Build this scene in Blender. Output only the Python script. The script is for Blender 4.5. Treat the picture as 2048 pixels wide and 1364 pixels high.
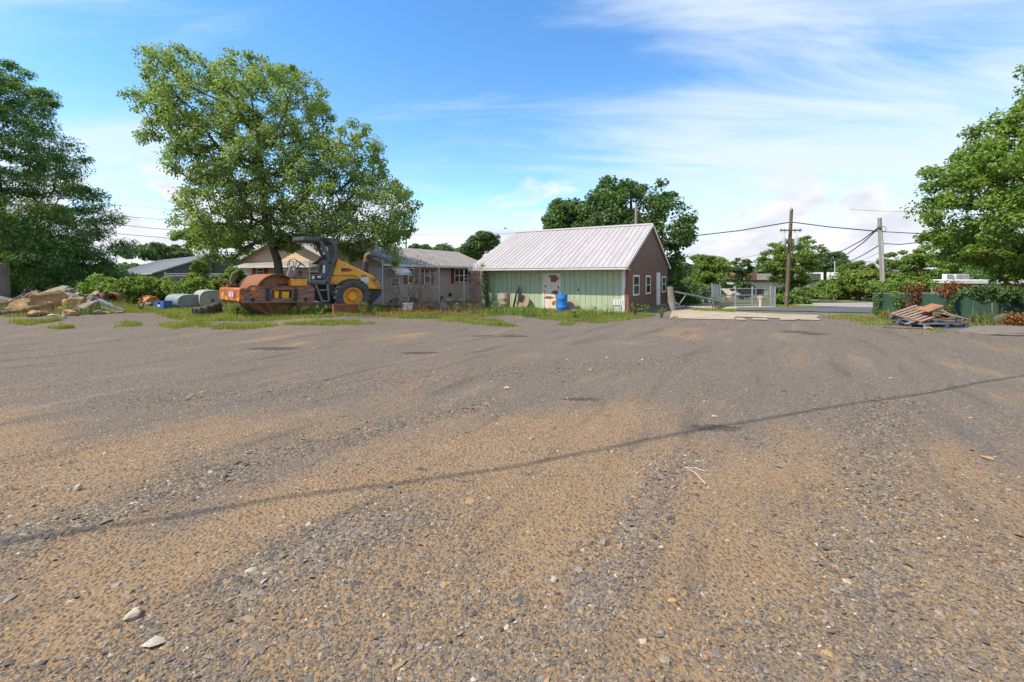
import bpy, bmesh, math, random
import numpy as np
from mathutils import Vector, Matrix, noise as mnoise
random.seed(7); RNG = np.random.default_rng(11)
for o in list(bpy.data.objects): bpy.data.objects.remove(o)
C = bpy.context.scene.collection
R = math.radians
# ------------------------------------------------------------------ camera, world, sun, exposure
F, HY, HC = 880.0, 553.0, 1.85            # focal length and horizon row of the 2048 px photograph, eye height in metres
cam = bpy.data.cameras.new('camera'); co = bpy.data.objects.new('camera', cam); C.objects.link(co)
co.location = (0, 0, HC); co.rotation_euler = (R(90), 0, 0)
cam.sensor_width = 36; cam.lens = F / 2048 * 36; cam.shift_y = -(682 - HY) / 2048
cam.clip_start = .05; cam.clip_end = 5000
bpy.context.scene.camera = co
SUN_EL, SUN_AZ = R(53), R(198)            # azimuth counted from +X, anticlockwise, towards the sun
sdir = Vector((math.cos(SUN_AZ) * math.cos(SUN_EL), math.sin(SUN_AZ) * math.cos(SUN_EL), math.sin(SUN_EL)))
sun = bpy.data.lights.new('sun', 'SUN'); sun.energy = 4.8; sun.angle = R(.5); sun.color = (1, .91, .77)
so = bpy.data.objects.new('sun', sun); C.objects.link(so)
so.rotation_euler = sdir.to_track_quat('Z', 'Y').to_euler()
sc = bpy.context.scene
sc.view_settings.view_transform = 'Standard'; sc.view_settings.look = 'None'
sc.view_settings.exposure = .40; sc.view_settings.gamma = 1
sc.cycles.max_bounces = 6; sc.cycles.transparent_max_bounces = 8

def world():
    w = bpy.data.worlds.new('World'); sc.world = w; w.use_nodes = True
    nt = w.node_tree; nt.nodes.clear(); N = nt.nodes.new; L = nt.links.new
    out = N('ShaderNodeOutputWorld'); bg = N('ShaderNodeBackground'); bg.inputs[1].default_value = .118
    sky = N('ShaderNodeTexSky'); sky.sky_type = 'NISHITA'; sky.sun_disc = False
    sky.sun_elevation = SUN_EL; sky.sun_rotation = math.pi / 2 - SUN_AZ
    sky.air_density = 1.0; sky.dust_density = .15; sky.ozone_density = 1.5
    hs = N('ShaderNodeHueSaturation'); hs.inputs['Saturation'].default_value = 1.27; hs.inputs['Value'].default_value = 1.75
    L(sky.outputs[0], hs.inputs['Color'])
    tc = N('ShaderNodeTexCoord'); sp = N('ShaderNodeSeparateXYZ'); L(tc.outputs['Generated'], sp.inputs[0])
    def math_(op, a, b=None, clamp=False):
        m = N('ShaderNodeMath'); m.operation = op; m.use_clamp = clamp
        for i, v in enumerate((a, b)):
            if v is None: continue
            if isinstance(v, (int, float)): m.inputs[i].default_value = v
            else: L(v, m.inputs[i])
        return m.outputs[0]
    def ss(v, a, b):
        m = N('ShaderNodeMapRange'); m.interpolation_type = 'SMOOTHSTEP'; L(v, m.inputs[0])
        m.inputs[1].default_value = a; m.inputs[2].default_value = b; return m.outputs[0]
    x, y, z = sp.outputs
    zz = math_('ADD', math_('MAXIMUM', z, 0.0), .16)
    cx, cy = math_('DIVIDE', x, zz), math_('DIVIDE', y, zz)
    cb = N('ShaderNodeCombineXYZ'); L(cx, cb.inputs[0]); L(cy, cb.inputs[1])
    def noise(vec, scale, det, rough, dist, rot=0, sx=1, sy=1, off=(0, 0, 0)):
        mp = N('ShaderNodeMapping'); mp.inputs['Rotation'].default_value = (0, 0, rot); mp.inputs['Scale'].default_value = (sx, sy, 1)
        mp.inputs['Location'].default_value = off; L(vec, mp.inputs[0])
        n = N('ShaderNodeTexNoise'); n.inputs['Scale'].default_value = scale; n.inputs['Detail'].default_value = det
        n.inputs['Roughness'].default_value = rough; n.inputs['Distortion'].default_value = dist; L(mp.outputs[0], n.inputs['Vector']); return n.outputs[0]
    big = noise(cb.outputs[0], .62, 3, .5, .5, R(-28), .8, 1.5, (3.1, 1.2, 0))
    wisp = noise(cb.outputs[0], 1.5, 9, .62, .7, R(-32), .55, 1.7, (5, 2, 0))
    # thin high cloud: a broad veil to the right of the view, streaks elsewhere
    az = math_('DIVIDE', x, math_('MAXIMUM', y, .05))
    veil = math_('MULTIPLY', ss(az, -.02, .5), .40)
    leftv = math_('MULTIPLY', ss(math_('MULTIPLY', az, -1), .35, 1.0), .22)
    low = math_('MULTIPLY', math_('SUBTRACT', 1.0, ss(z, .05, .45)), .15)
    dens = math_('ADD', math_('ADD', math_('MULTIPLY', big, .8), math_('MULTIPLY', wisp, 1.15)), math_('ADD', math_('ADD', veil, leftv), low))
    cir = math_('MULTIPLY', ss(dens, 1.0, 1.62), .93)
    # heaped cloud banks low over the horizon
    cv = N('ShaderNodeCombineXYZ'); L(math_('MULTIPLY', az, 1.0), cv.inputs[0]); L(math_('MULTIPLY', z, 2.6), cv.inputs[1])
    puff = noise(cv.outputs[0], 3.6, 8, .55, .25, 0, 1, 1.0, (.6, 4.0, 0))
    pm = math_('MULTIPLY', ss(math_('ADD', puff, math_('MULTIPLY', math_('SUBTRACT', .17, z), 1.3)), .50, .62), math_('SUBTRACT', 1.0, ss(z, .16, .3)))
    ramp = N('ShaderNodeValToRGB'); L(noise(cv.outputs[0], 6.5, 5, .55, .1, 0, 1, 1.2, (2, 1, 0)), ramp.inputs[0])
    ramp.color_ramp.elements[0].position = .35; ramp.color_ramp.elements[0].color = (4.9, 5.15, 5.8, 1)
    ramp.color_ramp.elements[1].position = .62; ramp.color_ramp.elements[1].color = (6.6, 6.6, 6.8, 1)
    def mix(f, a, b):
        m = N('ShaderNodeMix'); m.data_type = 'RGBA'; L(f, m.inputs[0])
        for i, v in ((6, a), (7, b)):
            if isinstance(v, tuple): m.inputs[i].default_value = v
            else: L(v, m.inputs[i])
        return m.outputs[2]
    c1 = mix(cir, hs.outputs[0], (5.5, 6.25, 7.1, 1))
    c2 = mix(pm, c1, ramp.outputs[0])
    L(c2, bg.inputs[0]); L(bg.outputs[0], out.inputs[0])
world()

# ------------------------------------------------------------------ helpers
def sst(a, b, v):
    t = np.clip((v - a) / (b - a), 0, 1); return t * t * (3 - 2 * t)
def vnoise(x, y, seed=0):
    """smooth value noise in [0,1], vectorised"""
    x = np.asarray(x, float); y = np.asarray(y, float)
    xi = np.floor(x).astype(int); yi = np.floor(y).astype(int); fx = x - xi; fy = y - yi
    fx = fx * fx * (3 - 2 * fx); fy = fy * fy * (3 - 2 * fy)
    def h(a, b):
        n = (a * 374761393 + b * 668265263 + seed * 974711) & 0x7fffffff
        n = ((n ^ (n >> 13)) * 1274126177) & 0x7fffffff
        return ((n ^ (n >> 16)) & 0xffff) / 65535.0
    return (h(xi, yi) * (1 - fx) + h(xi + 1, yi) * fx) * (1 - fy) + (h(xi, yi + 1) * (1 - fx) + h(xi + 1, yi + 1) * fx) * fy
def gz(x, y):
    x = np.asarray(x, float); y = np.asarray(y, float)
    z = .27 * sst(-2.5, -7, x) * sst(10, 17, y)
    z = z - .038 * (np.clip(y, 18, 55) - 18) * sst(9, 15, x)
    near = 1 - sst(24, 40, y)
    z = z + near * (.05 * (vnoise(x * .35 + 3, y * .35, 1) - .5) + .03 * (vnoise(x * .9, y * .9 + 7, 2) - .5) * sst(2, 5, y))
    return z
def G(px, py):
    """the ground point seen at a pixel of the photograph"""
    py = max(py, HY + 3); k = (py - HY) / F; y = .5
    step = .05
    while y < 400:
        if HC - k * y <= gz((px - 1024) / F * y, y): break
        y += step; step = .03 + y * .004
    x = (px - 1024) / F * y
    return Vector((x, y, float(gz(x, y))))
def P(px, py, Y): return Vector(((px - 1024) / F * Y, Y, HC - (py - HY) / F * Y))

def tag(o, label=None, cat=None, group=None, kind=None):
    if label: o['label'] = label
    if cat: o['category'] = cat
    if group: o['group'] = group
    if kind: o['kind'] = kind
    return o
def empty(name, loc, rz=0, label=None, cat=None, group=None):
    o = bpy.data.objects.new(name, None); C.objects.link(o); o.location = loc; o.rotation_euler = (0, 0, rz)
    o.empty_display_size = .2
    return tag(o, label, cat, group)
def copy_tree(o, parent=None):
    c = o.copy(); C.objects.link(c); c.parent = parent
    for ch in list(o.children): copy_tree(ch, c)
    return c
def mesh_np(name, V, Fc, m, parent=None, smooth=False):
    """V (n,3), Fc (k,3|4) arrays"""
    me = bpy.data.meshes.new(name); V = np.ascontiguousarray(V, np.float32); Fc = np.ascontiguousarray(Fc, np.int32)
    k, w = Fc.shape
    me.vertices.add(len(V)); me.vertices.foreach_set('co', V.ravel())
    me.loops.add(k * w); me.loops.foreach_set('vertex_index', Fc.ravel())
    me.polygons.add(k); me.polygons.foreach_set('loop_start', np.arange(0, k * w, w, dtype=np.int32))
    try: me.polygons.foreach_set('loop_total', np.full(k, w, np.int32))
    except Exception: pass
    me.update(calc_edges=True); me.validate()
    if smooth: me.polygons.foreach_set('use_smooth', np.ones(len(me.polygons), bool))
    me.materials.append(m)
    o = bpy.data.objects.new(name, me); C.objects.link(o)
    if parent: o.parent = parent
    return o

class MB:
    def __init__(self, tf=None): self.v = []; self.f = []; self.tf = tf
    def add(self, vs, fs):
        n = len(self.v); self.v += [Vector(v) for v in vs]; self.f += [[i + n for i in f] for f in fs]; return self
    def box(self, c, s, rot=None):
        h = Vector(s) / 2; vs = [Vector((a * h.x, b * h.y, d * h.z)) for a in (-1, 1) for b in (-1, 1) for d in (-1, 1)]
        if rot is not None:
            m = rot if isinstance(rot, Matrix) else Matrix.Rotation(rot, 3, 'Z'); vs = [m @ v for v in vs]
        c = Vector(c)
        return self.add([v + c for v in vs], [(0, 1, 3, 2), (4, 6, 7, 5), (0, 4, 5, 1), (2, 3, 7, 6), (0, 2, 6, 4), (1, 5, 7, 3)])
    def bx(self, x0, x1, y0, y1, z0, z1): return self.box(((x0 + x1) / 2, (y0 + y1) / 2, (z0 + z1) / 2), (abs(x1 - x0), abs(y1 - y0), abs(z1 - z0)))
    def prism(self, poly, a, b, axis='y'):
        """poly of 2-D points extruded from a to b along an axis"""
        def pt(p, t): return {'y': (p[0], t, p[1]), 'x': (t, p[0], p[1]), 'z': (p[0], p[1], t)}[axis]
        n = len(poly); vs = [pt(p, a) for p in poly] + [pt(p, b) for p in poly]
        fs = [list(range(n)), list(range(2 * n - 1, n - 1, -1))] + [(i, i + n, (i + 1) % n + n, (i + 1) % n) for i in range(n)]
        return self.add(vs, fs)
    def tube(self, pts, r, n=8, cap=True):
        pts = [Vector(p) for p in pts]; rs = r if isinstance(r, (list, tuple)) else [r] * len(pts); vs = []; fs = []
        ref = None
        for i, p in enumerate(pts):
            d = (pts[min(i + 1, len(pts) - 1)] - pts[max(i - 1, 0)]).normalized()
            if ref is None: ref = d.orthogonal().normalized()
            ref = (ref - d * ref.dot(d)); ref = ref.normalized() if ref.length > 1e-6 else d.orthogonal().normalized()
            b = d.cross(ref)
            for k in range(n):
                a = 2 * math.pi * k / n; vs.append(p + (ref * math.cos(a) + b * math.sin(a)) * rs[i])
        for i in range(len(pts) - 1):
            for k in range(n):
                k2 = (k + 1) % n; fs.append((i * n + k, i * n + k2, (i + 1) * n + k2, (i + 1) * n + k))
        if cap: fs.append(list(range(n))[::-1]); fs.append(list(range((len(pts) - 1) * n, len(pts) * n)))
        return self.add(vs, fs)
    def lathe(self, prof, axis=('z', (0, 0, 0)), n=24, squash=None, cap=True):
        """prof: (r, h) pairs turned about an axis ('x','y' or 'z') through a point"""
        ax, c = axis; c = Vector(c); vs = []; fs = []
        for (r, h) in prof:
            for k in range(n):
                a = 2 * math.pi * k / n; u, v = r * math.cos(a), r * math.sin(a)
                if squash: u *= squash[0]; v *= squash[1]
                vs.append(c + Vector({'z': (u, v, h), 'y': (u, h, v), 'x': (h, u, v)}[ax]))
        for i in range(len(prof) - 1):
            for k in range(n):
                k2 = (k + 1) % n; fs.append((i * n + k, i * n + k2, (i + 1) * n + k2, (i + 1) * n + k))
        if cap: fs.append(list(range(n))[::-1]); fs.append(list(range((len(prof) - 1) * n, len(prof) * n)))
        return self.add(vs, fs)
    def build(self, name, m, parent=None, smooth=False, bevel=0, loc=None):
        me = bpy.data.meshes.new(name)
        v = [self.tf(p) for p in self.v] if self.tf else self.v
        me.from_pydata([tuple(p) for p in v], [], self.f); me.update()
        bm = bmesh.new(); bm.from_mesh(me); bmesh.ops.recalc_face_normals(bm, faces=bm.faces)
        if bevel: bmesh.ops.bevel(bm, geom=[e for e in bm.edges if len(e.link_faces) == 2 and e.calc_face_angle(0) > .5], offset=bevel, segments=1, affect='EDGES')
        if smooth:
            for f in bm.faces: f.smooth = True
            for e in bm.edges:
                if len(e.link_faces) == 2 and e.calc_face_angle(0) > .6: e.smooth = False
        bm.to_mesh(me); bm.free(); me.materials.append(m)
        o = bpy.data.objects.new(name, me); C.objects.link(o)
        if parent: o.parent = parent
        if loc: o.location = loc
        return o

# ------------------------------------------------------------------ materials
def new_mat(name):
    m = bpy.data.materials.new(name); m.use_nodes = True; nt = m.node_tree; b = nt.nodes['Principled BSDF']; return m, nt, b
def nd(nt, t, **k):
    n = nt.nodes.new(t)
    for a, v in k.items():
        if a in ('operation', 'blend_type', 'data_type', 'feature', 'distance', 'interpolation_type', 'bands_direction', 'wave_type'): setattr(n, a, v)
        else: n.inputs[a].default_value = v
    return n
def mixc(nt, f, a, b):
    n = nt.nodes.new('ShaderNodeMix'); n.data_type = 'RGBA'
    for i, v in ((0, f), (6, a), (7, b)):
        if isinstance(v, (int, float)): n.inputs[i].default_value = v
        elif isinstance(v, tuple): n.inputs[i].default_value = (*v[:3], 1)
        else: nt.links.new(v, n.inputs[i])
    return n.outputs[2]
def rng(nt, v, a, b, lo=0, hi=1):
    n = nt.nodes.new('ShaderNodeMapRange'); nt.links.new(v, n.inputs[0]); n.interpolation_type = 'SMOOTHSTEP'
    for i, q in ((1, a), (2, b), (3, lo), (4, hi)): n.inputs[i].default_value = q
    return n.outputs[0]
def noise_(nt, vec, scale, detail=4, rough=.55, dist=0, sxyz=None, rot=None):
    if sxyz or rot:
        mp = nt.nodes.new('ShaderNodeMapping'); nt.links.new(vec, mp.inputs[0])
        if sxyz: mp.inputs['Scale'].default_value = sxyz
        if rot: mp.inputs['Rotation'].default_value = rot
        vec = mp.outputs[0]
    n = nd(nt, 'ShaderNodeTexNoise', Scale=scale, Detail=detail, Roughness=rough, Distortion=dist); nt.links.new(vec, n.inputs['Vector']); return n.outputs[0]
def M(name, c1, c2=None, sc_=3, r=.7, metal=0, bump=0, bsc=40, rust=0, rc=(.17, .06, .025), rsc=3, stretch=None, dirt=0, spec=.4):
    """painted / weathered surface: two tones, rust patches past a threshold, bump"""
    m, nt, b = new_mat(name); tc = nt.nodes.new('ShaderNodeTexCoord').outputs['Object']
    c2 = c2 or tuple(x * .78 for x in c1)
    col = mixc(nt, rng(nt, noise_(nt, tc, sc_, 6, .6, .3, stretch), .36, .64), c1, c2)
    if dirt:
        col = mixc(nt, rng(nt, noise_(nt, tc, sc_ * 4, 6, .7), .5, .75, 0, dirt), col, (.13, .10, .07))
    rough = None
    if rust:
        f = rng(nt, noise_(nt, tc, rsc, 8, .65, .2, stretch), .66 - rust * .4, .72 - rust * .4)
        rcol = mixc(nt, noise_(nt, tc, rsc * 6, 4), rc, tuple(x * 1.9 for x in rc))
        col = mixc(nt, f, col, rcol); rough = rng(nt, f, 0, 1, r, .9)
    nt.links.new(col, b.inputs['Base Color']); b.inputs['Roughness'].default_value = r; b.inputs['Metallic'].default_value = metal
    b.inputs['Specular IOR Level'].default_value = spec
    if rough: nt.links.new(rough, b.inputs['Roughness'])
    if bump:
        bp = nd(nt, 'ShaderNodeBump', Strength=bump, Distance=.02); nt.links.new(noise_(nt, tc, bsc, 5, .6, 0, stretch), bp.inputs['Height']); nt.links.new(bp.outputs[0], b.inputs['Normal'])
    return m
def leaf_mat(name, cols, trans=.35, gloss=.35, gain=1.5):
    """each leaf takes one of a few greens, part of the light passes through"""
    m, nt, b = new_mat(name); g = nt.nodes.new('ShaderNodeNewGeometry')
    rp = nt.nodes.new('ShaderNodeValToRGB'); nt.links.new(g.outputs['Random Per Island'], rp.inputs[0])
    rp.color_ramp.interpolation = 'CONSTANT'; els = rp.color_ramp.elements; cols = [tuple(min(.6, x * gain) for x in c) for c in cols]
    for i, c in enumerate(cols):
        e = els[i] if i < 2 else els.new(i / len(cols)); e.position = i / len(cols); e.color = (*c, 1)
    tc = nt.nodes.new('ShaderNodeTexCoord').outputs['Object']
    k = rng(nt, noise_(nt, tc, .55, 3), .3, .7)
    col = mixc(nt, k, rp.outputs[0], (0, 0, 0)); mul = nt.nodes.new('ShaderNodeMix'); mul.data_type = 'RGBA'; mul.blend_type = 'MULTIPLY'; mul.inputs[0].default_value = 1
    nt.links.new(rp.outputs[0], mul.inputs[6]); nt.links.new(mixc(nt, k, (.8, .85, .8), (1.2, 1.15, 1.1)), mul.inputs[7])
    b.inputs['Roughness'].default_value = .55; b.inputs['Specular IOR Level'].default_value = gloss; nt.links.new(mul.outputs[2], b.inputs['Base Color'])
    t = nt.nodes.new('ShaderNodeBsdfTranslucent'); gm = nt.nodes.new('ShaderNodeMix'); gm.data_type = 'RGBA'; gm.blend_type = 'MULTIPLY'; gm.inputs[0].default_value = 1
    nt.links.new(mul.outputs[2], gm.inputs[6]); gm.inputs[7].default_value = (1.5, 1.45, .6, 1); nt.links.new(gm.outputs[2], t.inputs[0])
    ms = nt.nodes.new('ShaderNodeMixShader'); ms.inputs[0].default_value = trans
    nt.links.new(b.outputs[0], ms.inputs[1]); nt.links.new(t.outputs[0], ms.inputs[2]); nt.links.new(ms.outputs[0], nt.nodes['Material Output'].inputs[0])
    return m
def ground_mat():
    m, nt, b = new_mat('gravel_lot'); g = nt.nodes.new('ShaderNodeNewGeometry').outputs['Position']
    sp = nt.nodes.new('ShaderNodeSeparateXYZ'); nt.links.new(g, sp.inputs[0]); X, Y, _ = sp.outputs
    # patches of tan fines between grey crushed stone, drawn out along the wheel tracks
    tm = nt.nodes.new('ShaderNodeMapping'); tm.vector_type = 'TEXTURE'; nt.links.new(g, tm.inputs[0]); tm.inputs['Rotation'].default_value = (0, 0, R(-33)); tm.inputs['Scale'].default_value = (.36, 2.6, 1)
    track = noise_(nt, tm.outputs[0], .30, 7, .62, .5)
    rut = noise_(nt, tm.outputs[0], .75, 5, .6, .3)
    patch = noise_(nt, g, .22, 6, .6, .8)
    add = nd(nt, 'ShaderNodeMath', operation='ADD'); nt.links.new(track, add.inputs[0]); nt.links.new(patch, add.inputs[1])
    far = rng(nt, Y, 2.8, 8, 0.20, -.17)
    add2 = nd(nt, 'ShaderNodeMath', operation='ADD'); nt.links.new(add.outputs[0], add2.inputs[0]); nt.links.new(far, add2.inputs[1])
    tan = rng(nt, add2.outputs[0], .86, 1.17)
    fine = noise_(nt, g, 70, 4, .75)
    mid = noise_(nt, g, 9, 6, .7)
    grey = mixc(nt, rng(nt, fine, .3, .7), (.098, .078, .060), (.215, .172, .132))
    tanc = mixc(nt, rng(nt, fine, .3, .7), (.185, .116, .060), (.36, .235, .125))
    col = mixc(nt, tan, grey, tanc)
    col = mixc(nt, rng(nt, mid, .52, .75, 0, .35), col, (.10, .088, .08))
    # single stones of several colours
    for scale, keep, lo in ((26, .40, .0), (60, .5, .0)):
        vo = nd(nt, 'ShaderNodeTexVoronoi', Scale=scale, Randomness=1); nt.links.new(g, vo.inputs['Vector'])
        hs = nt.nodes.new('ShaderNodeSeparateColor'); nt.links.new(vo.outputs['Color'], hs.inputs[0])
        rp = nt.nodes.new('ShaderNodeValToRGB'); nt.links.new(hs.outputs[0], rp.inputs[0]); rp.color_ramp.interpolation = 'CONSTANT'
        for i, (p, c) in enumerate(((0, (.085, .078, .075)), (.28, (.15, .135, .125)), (.5, (.20, .165, .13)), (.68, (.27, .20, .13)), (.83, (.29, .255, .22)), (.965, (.45, .40, .33)))):
            e = rp.color_ramp.elements[i] if i < 2 else rp.color_ramp.elements.new(p); e.position = p; e.color = (*c, 1)
        inside = rng(nt, vo.outputs['Distance'], .33, .42, 1, 0)
        mu = nd(nt, 'ShaderNodeMath', operation='MULTIPLY'); nt.links.new(inside, mu.inputs[0]); nt.links.new(rng(nt, hs.outputs[1], 1 - keep, 1 - keep + .02, 0, .85), mu.inputs[1])
        col = mixc(nt, mu.outputs[0], col, rp.outputs[0])
    col = mixc(nt, rng(nt, rut, .53, .70, 0, .7), col, (.10, .083, .068)); col = mixc(nt, rng(nt, rut, .44, .30, 0, .38), col, (.28, .20, .127))
    # damp dark spots
    col = mixc(nt, rng(nt, noise_(nt, g, .8, 5, .6), .66, .8, 0, .5), col, (.075, .062, .05))
    # shallow potholes holding dark damp silt
    for (hx, hy, ha, hb) in HOLES:
        sb = nt.nodes.new('ShaderNodeVectorMath'); sb.operation = 'SUBTRACT'; nt.links.new(g, sb.inputs[0]); sb.inputs[1].default_value = (hx, hy, 0)
        dv = nt.nodes.new('ShaderNodeVectorMath'); dv.operation = 'MULTIPLY'; nt.links.new(sb.outputs[0], dv.inputs[0]); dv.inputs[1].default_value = (1 / ha, 1 / hb, 0)
        ln = nt.nodes.new('ShaderNodeVectorMath'); ln.operation = 'LENGTH'; nt.links.new(dv.outputs[0], ln.inputs[0])
        ad = nd(nt, 'ShaderNodeMath', operation='ADD'); nt.links.new(ln.outputs['Value'], ad.inputs[0]); nt.links.new(rng(nt, mid, .3, .7, -.35, .35), ad.inputs[1])
        col = mixc(nt, rng(nt, ad.outputs[0], .75, 1.05, .75, 0), col, (.05, .04, .033))
    # turf and soil beyond the lot
    edge = nd(nt, 'ShaderNodeMath', operation='ADD'); nt.links.new(Y, edge.inputs[0]); nt.links.new(rng(nt, noise_(nt, g, .6, 4), 0, 1, -2, 2), edge.inputs[1])
    turf = mixc(nt, rng(nt, noise_(nt, g, 3, 5), .35, .65), (.075, .105, .03), (.16, .15, .07))
    col = mixc(nt, rng(nt, edge.outputs[0], 25.5, 27), col, turf)
    nt.links.new(col, b.inputs['Base Color']); b.inputs['Roughness'].default_value = .92; b.inputs['Specular IOR Level'].default_value = .25
    v2 = nd(nt, 'ShaderNodeTexVoronoi', Scale=34); nt.links.new(g, v2.inputs['Vector'])
    bp = nd(nt, 'ShaderNodeBump', Strength=.75, Distance=.02); nt.links.new(rng(nt, v2.outputs['Distance'], 0, .6, 1, 0), bp.inputs['Height'])
    b2 = nd(nt, 'ShaderNodeBump', Strength=.7, Distance=.012); nt.links.new(fine, b2.inputs['Height']); nt.links.new(bp.outputs[0], b2.inputs['Normal'])
    nt.links.new(b2.outputs[0], b.inputs['Normal'])
    return m
def island_mat(name, cols, r=.85, bump=.3):
    m, nt, b = new_mat(name); g = nt.nodes.new('ShaderNodeNewGeometry')
    rp = nt.nodes.new('ShaderNodeValToRGB'); nt.links.new(g.outputs['Random Per Island'], rp.inputs[0]); rp.color_ramp.interpolation = 'CONSTANT'
    for i, (p, c) in enumerate(cols):
        e = rp.color_ramp.elements[i] if i < 2 else rp.color_ramp.elements.new(p); e.position = p; e.color = (*c, 1)
    tc = nt.nodes.new('ShaderNodeTexCoord').outputs['Object']
    mul = nt.nodes.new('ShaderNodeMix'); mul.data_type = 'RGBA'; mul.blend_type = 'MULTIPLY'; mul.inputs[0].default_value = 1
    nt.links.new(rp.outputs[0], mul.inputs[6]); nt.links.new(mixc(nt, rng(nt, noise_(nt, tc, 120, 3), .3, .7), (.75, .75, .75), (1.2, 1.2, 1.2)), mul.inputs[7])
    nt.links.new(mul.outputs[2], b.inputs['Base Color']); b.inputs['Roughness'].default_value = r; b.inputs['Specular IOR Level'].default_value = .3
    return m
def siding_mat(name, c1, step=.12, r=.7):
    """horizontal lap siding: a shadow line and a slight tilt for each course"""
    m, nt, b = new_mat(name); tc = nt.nodes.new('ShaderNodeTexCoord').outputs['Object']
    sp = nt.nodes.new('ShaderNodeSeparateXYZ'); nt.links.new(tc, sp.inputs[0])
    dv = nd(nt, 'ShaderNodeMath', operation='DIVIDE'); nt.links.new(sp.outputs[2], dv.inputs[0]); dv.inputs[1].default_value = step
    fr = nd(nt, 'ShaderNodeMath', operation='FRACT'); nt.links.new(dv.outputs[0], fr.inputs[0])
    col = mixc(nt, noise_(nt, tc, 1.2, 4), c1, tuple(x * .86 for x in c1))
    nt.links.new(col, b.inputs['Base Color']); b.inputs['Roughness'].default_value = r
    bp = nd(nt, 'ShaderNodeBump', Strength=1, Distance=.03); nt.links.new(rng(nt, fr.outputs[0], 0, 1, 1, 0), bp.inputs['Height']); nt.links.new(bp.outputs[0], b.inputs['Normal'])
    return m
def glass_mat(name='window_glass', c=(.02, .025, .03)):
    m, nt, b = new_mat(name); b.inputs['Base Color'].default_value = (*c, 1); b.inputs['Roughness'].default_value = .08; b.inputs['Specular IOR Level'].default_value = .35
    return m

# ------------------------------------------------------------------ ground, apron, road, far lot
HOLES = [(*G(px, py)[:2], a, b) for px, py, a, b in ((548, 698, .75, .22), (1030, 673, .55, .25), (1592, 664, .6, .3), (1628, 668, .5, .28), (965, 672, .4, .16), (1160, 800, .3, .1), (1430, 858, .35, .12), (840, 706, .5, .16))]
def ground():
    def axis(lo, hi, fine, far):
        a = list(np.arange(lo, hi + fine / 2, fine)); s = fine; p = a[-1]
        while p < far: s *= 1.35; p += s; a.append(p)
        s = fine; p = a[0]; b = []
        while p > -far: s *= 1.35; p -= s; b.append(p)
        return np.array(b[::-1] + a)
    xs = axis(-34, 34, .33, 1500); ys = axis(-4, 60, .3, 1800)
    X, Y = np.meshgrid(xs, ys); V = np.stack([X, Y, gz(X, Y)], -1).reshape(-1, 3)
    nx, ny = len(xs), len(ys); i = (np.arange(ny - 1)[:, None] * nx + np.arange(nx - 1)[None]).ravel()
    o = mesh_np('ground', V, np.stack([i, i + 1, i + nx + 1, i + nx], 1), ground_mat(), smooth=True); tag(o, kind='structure')
ground()
def drape(name, quad, off, m, nu=24, nv=8, ragged=0, kind='structure', thick=0):
    """a sheet laid over the ground between four corners (near left, near right, far right, far left)"""
    q = [np.array(p[:2], float) for p in quad]; V = []
    for j in range(nv + 1):
        for i in range(nu + 1):
            u, v = i / nu, j / nv
            p = (q[0] * (1 - u) + q[1] * u) * (1 - v) + (q[3] * (1 - u) + q[2] * u) * v
            if ragged and j == 0: p = p + np.array([0, (vnoise(p[0] * 1.3, 0, 5) - .5) * ragged])
            V.append((p[0], p[1], float(gz(p[0], p[1])) + off))
    n = nu + 1; Fc = [(j * n + i, j * n + i + 1, (j + 1) * n + i + 1, (j + 1) * n + i) for j in range(nv) for i in range(nu)]
    o = mesh_np(name, np.array(V), np.array(Fc), m); tag(o, kind=kind); return o
concrete = M('concrete', (.43, .345, .245), (.30, .25, .19), sc_=.9, r=.9, bump=.4, bsc=25, dirt=.8)
asphalt = M('asphalt', (.105, .105, .11), (.075, .075, .08), sc_=.8, r=.9, bump=.3, bsc=60, dirt=.2)
oldlot = M('worn_asphalt', (.34, .31, .27), (.25, .23, .21), sc_=.25, r=.95, bump=.2, stretch=(.4, 1.6, 1), dirt=.4)
aq = [G(1338, 638), G(1560, 638), G(1672, 640), G(1690, 633), G(1480, 624), G(1345, 622)]
drape('driveway', [aq[0], G(1468, 640), G(1480, 624.5), aq[5]], .022, concrete, 16, 6, ragged=.5)
drape('driveway', [G(1466, 634), G(1625, 641), G(1640, 631), G(1481, 624.5)], .026, concrete, 20, 6, ragged=.3)
for a, b_ in ((1470, 1492), (1503, 1538), (1558, 1592), (1598, 1640)):
    drape('driveway', [G(a, 640.5), G(b_, 641.5), G(b_ - 6, 637.5), G(a + 4, 637)], .03, concrete, 6, 2, ragged=.25)
drape('pavement', [G(1390, 616), G(1640, 617), G(1640, 613.5), G(1400, 613)], .03, concrete, 20, 4)
drape('road', [G(1470, 621), G(1790, 628), G(1790, 615), G(1475, 615.5)], .04, asphalt, 30, 6)
drape('far_lot', [G(1590, 613.5), G(1770, 616), G(1758, 600), G(1598, 600)], .05, oldlot, 16, 12)
drape('yard_pad', [G(1340, 622), G(1410, 617.5), G(1450, 612), G(1365, 611)], .02, concrete, 10, 6)

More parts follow.
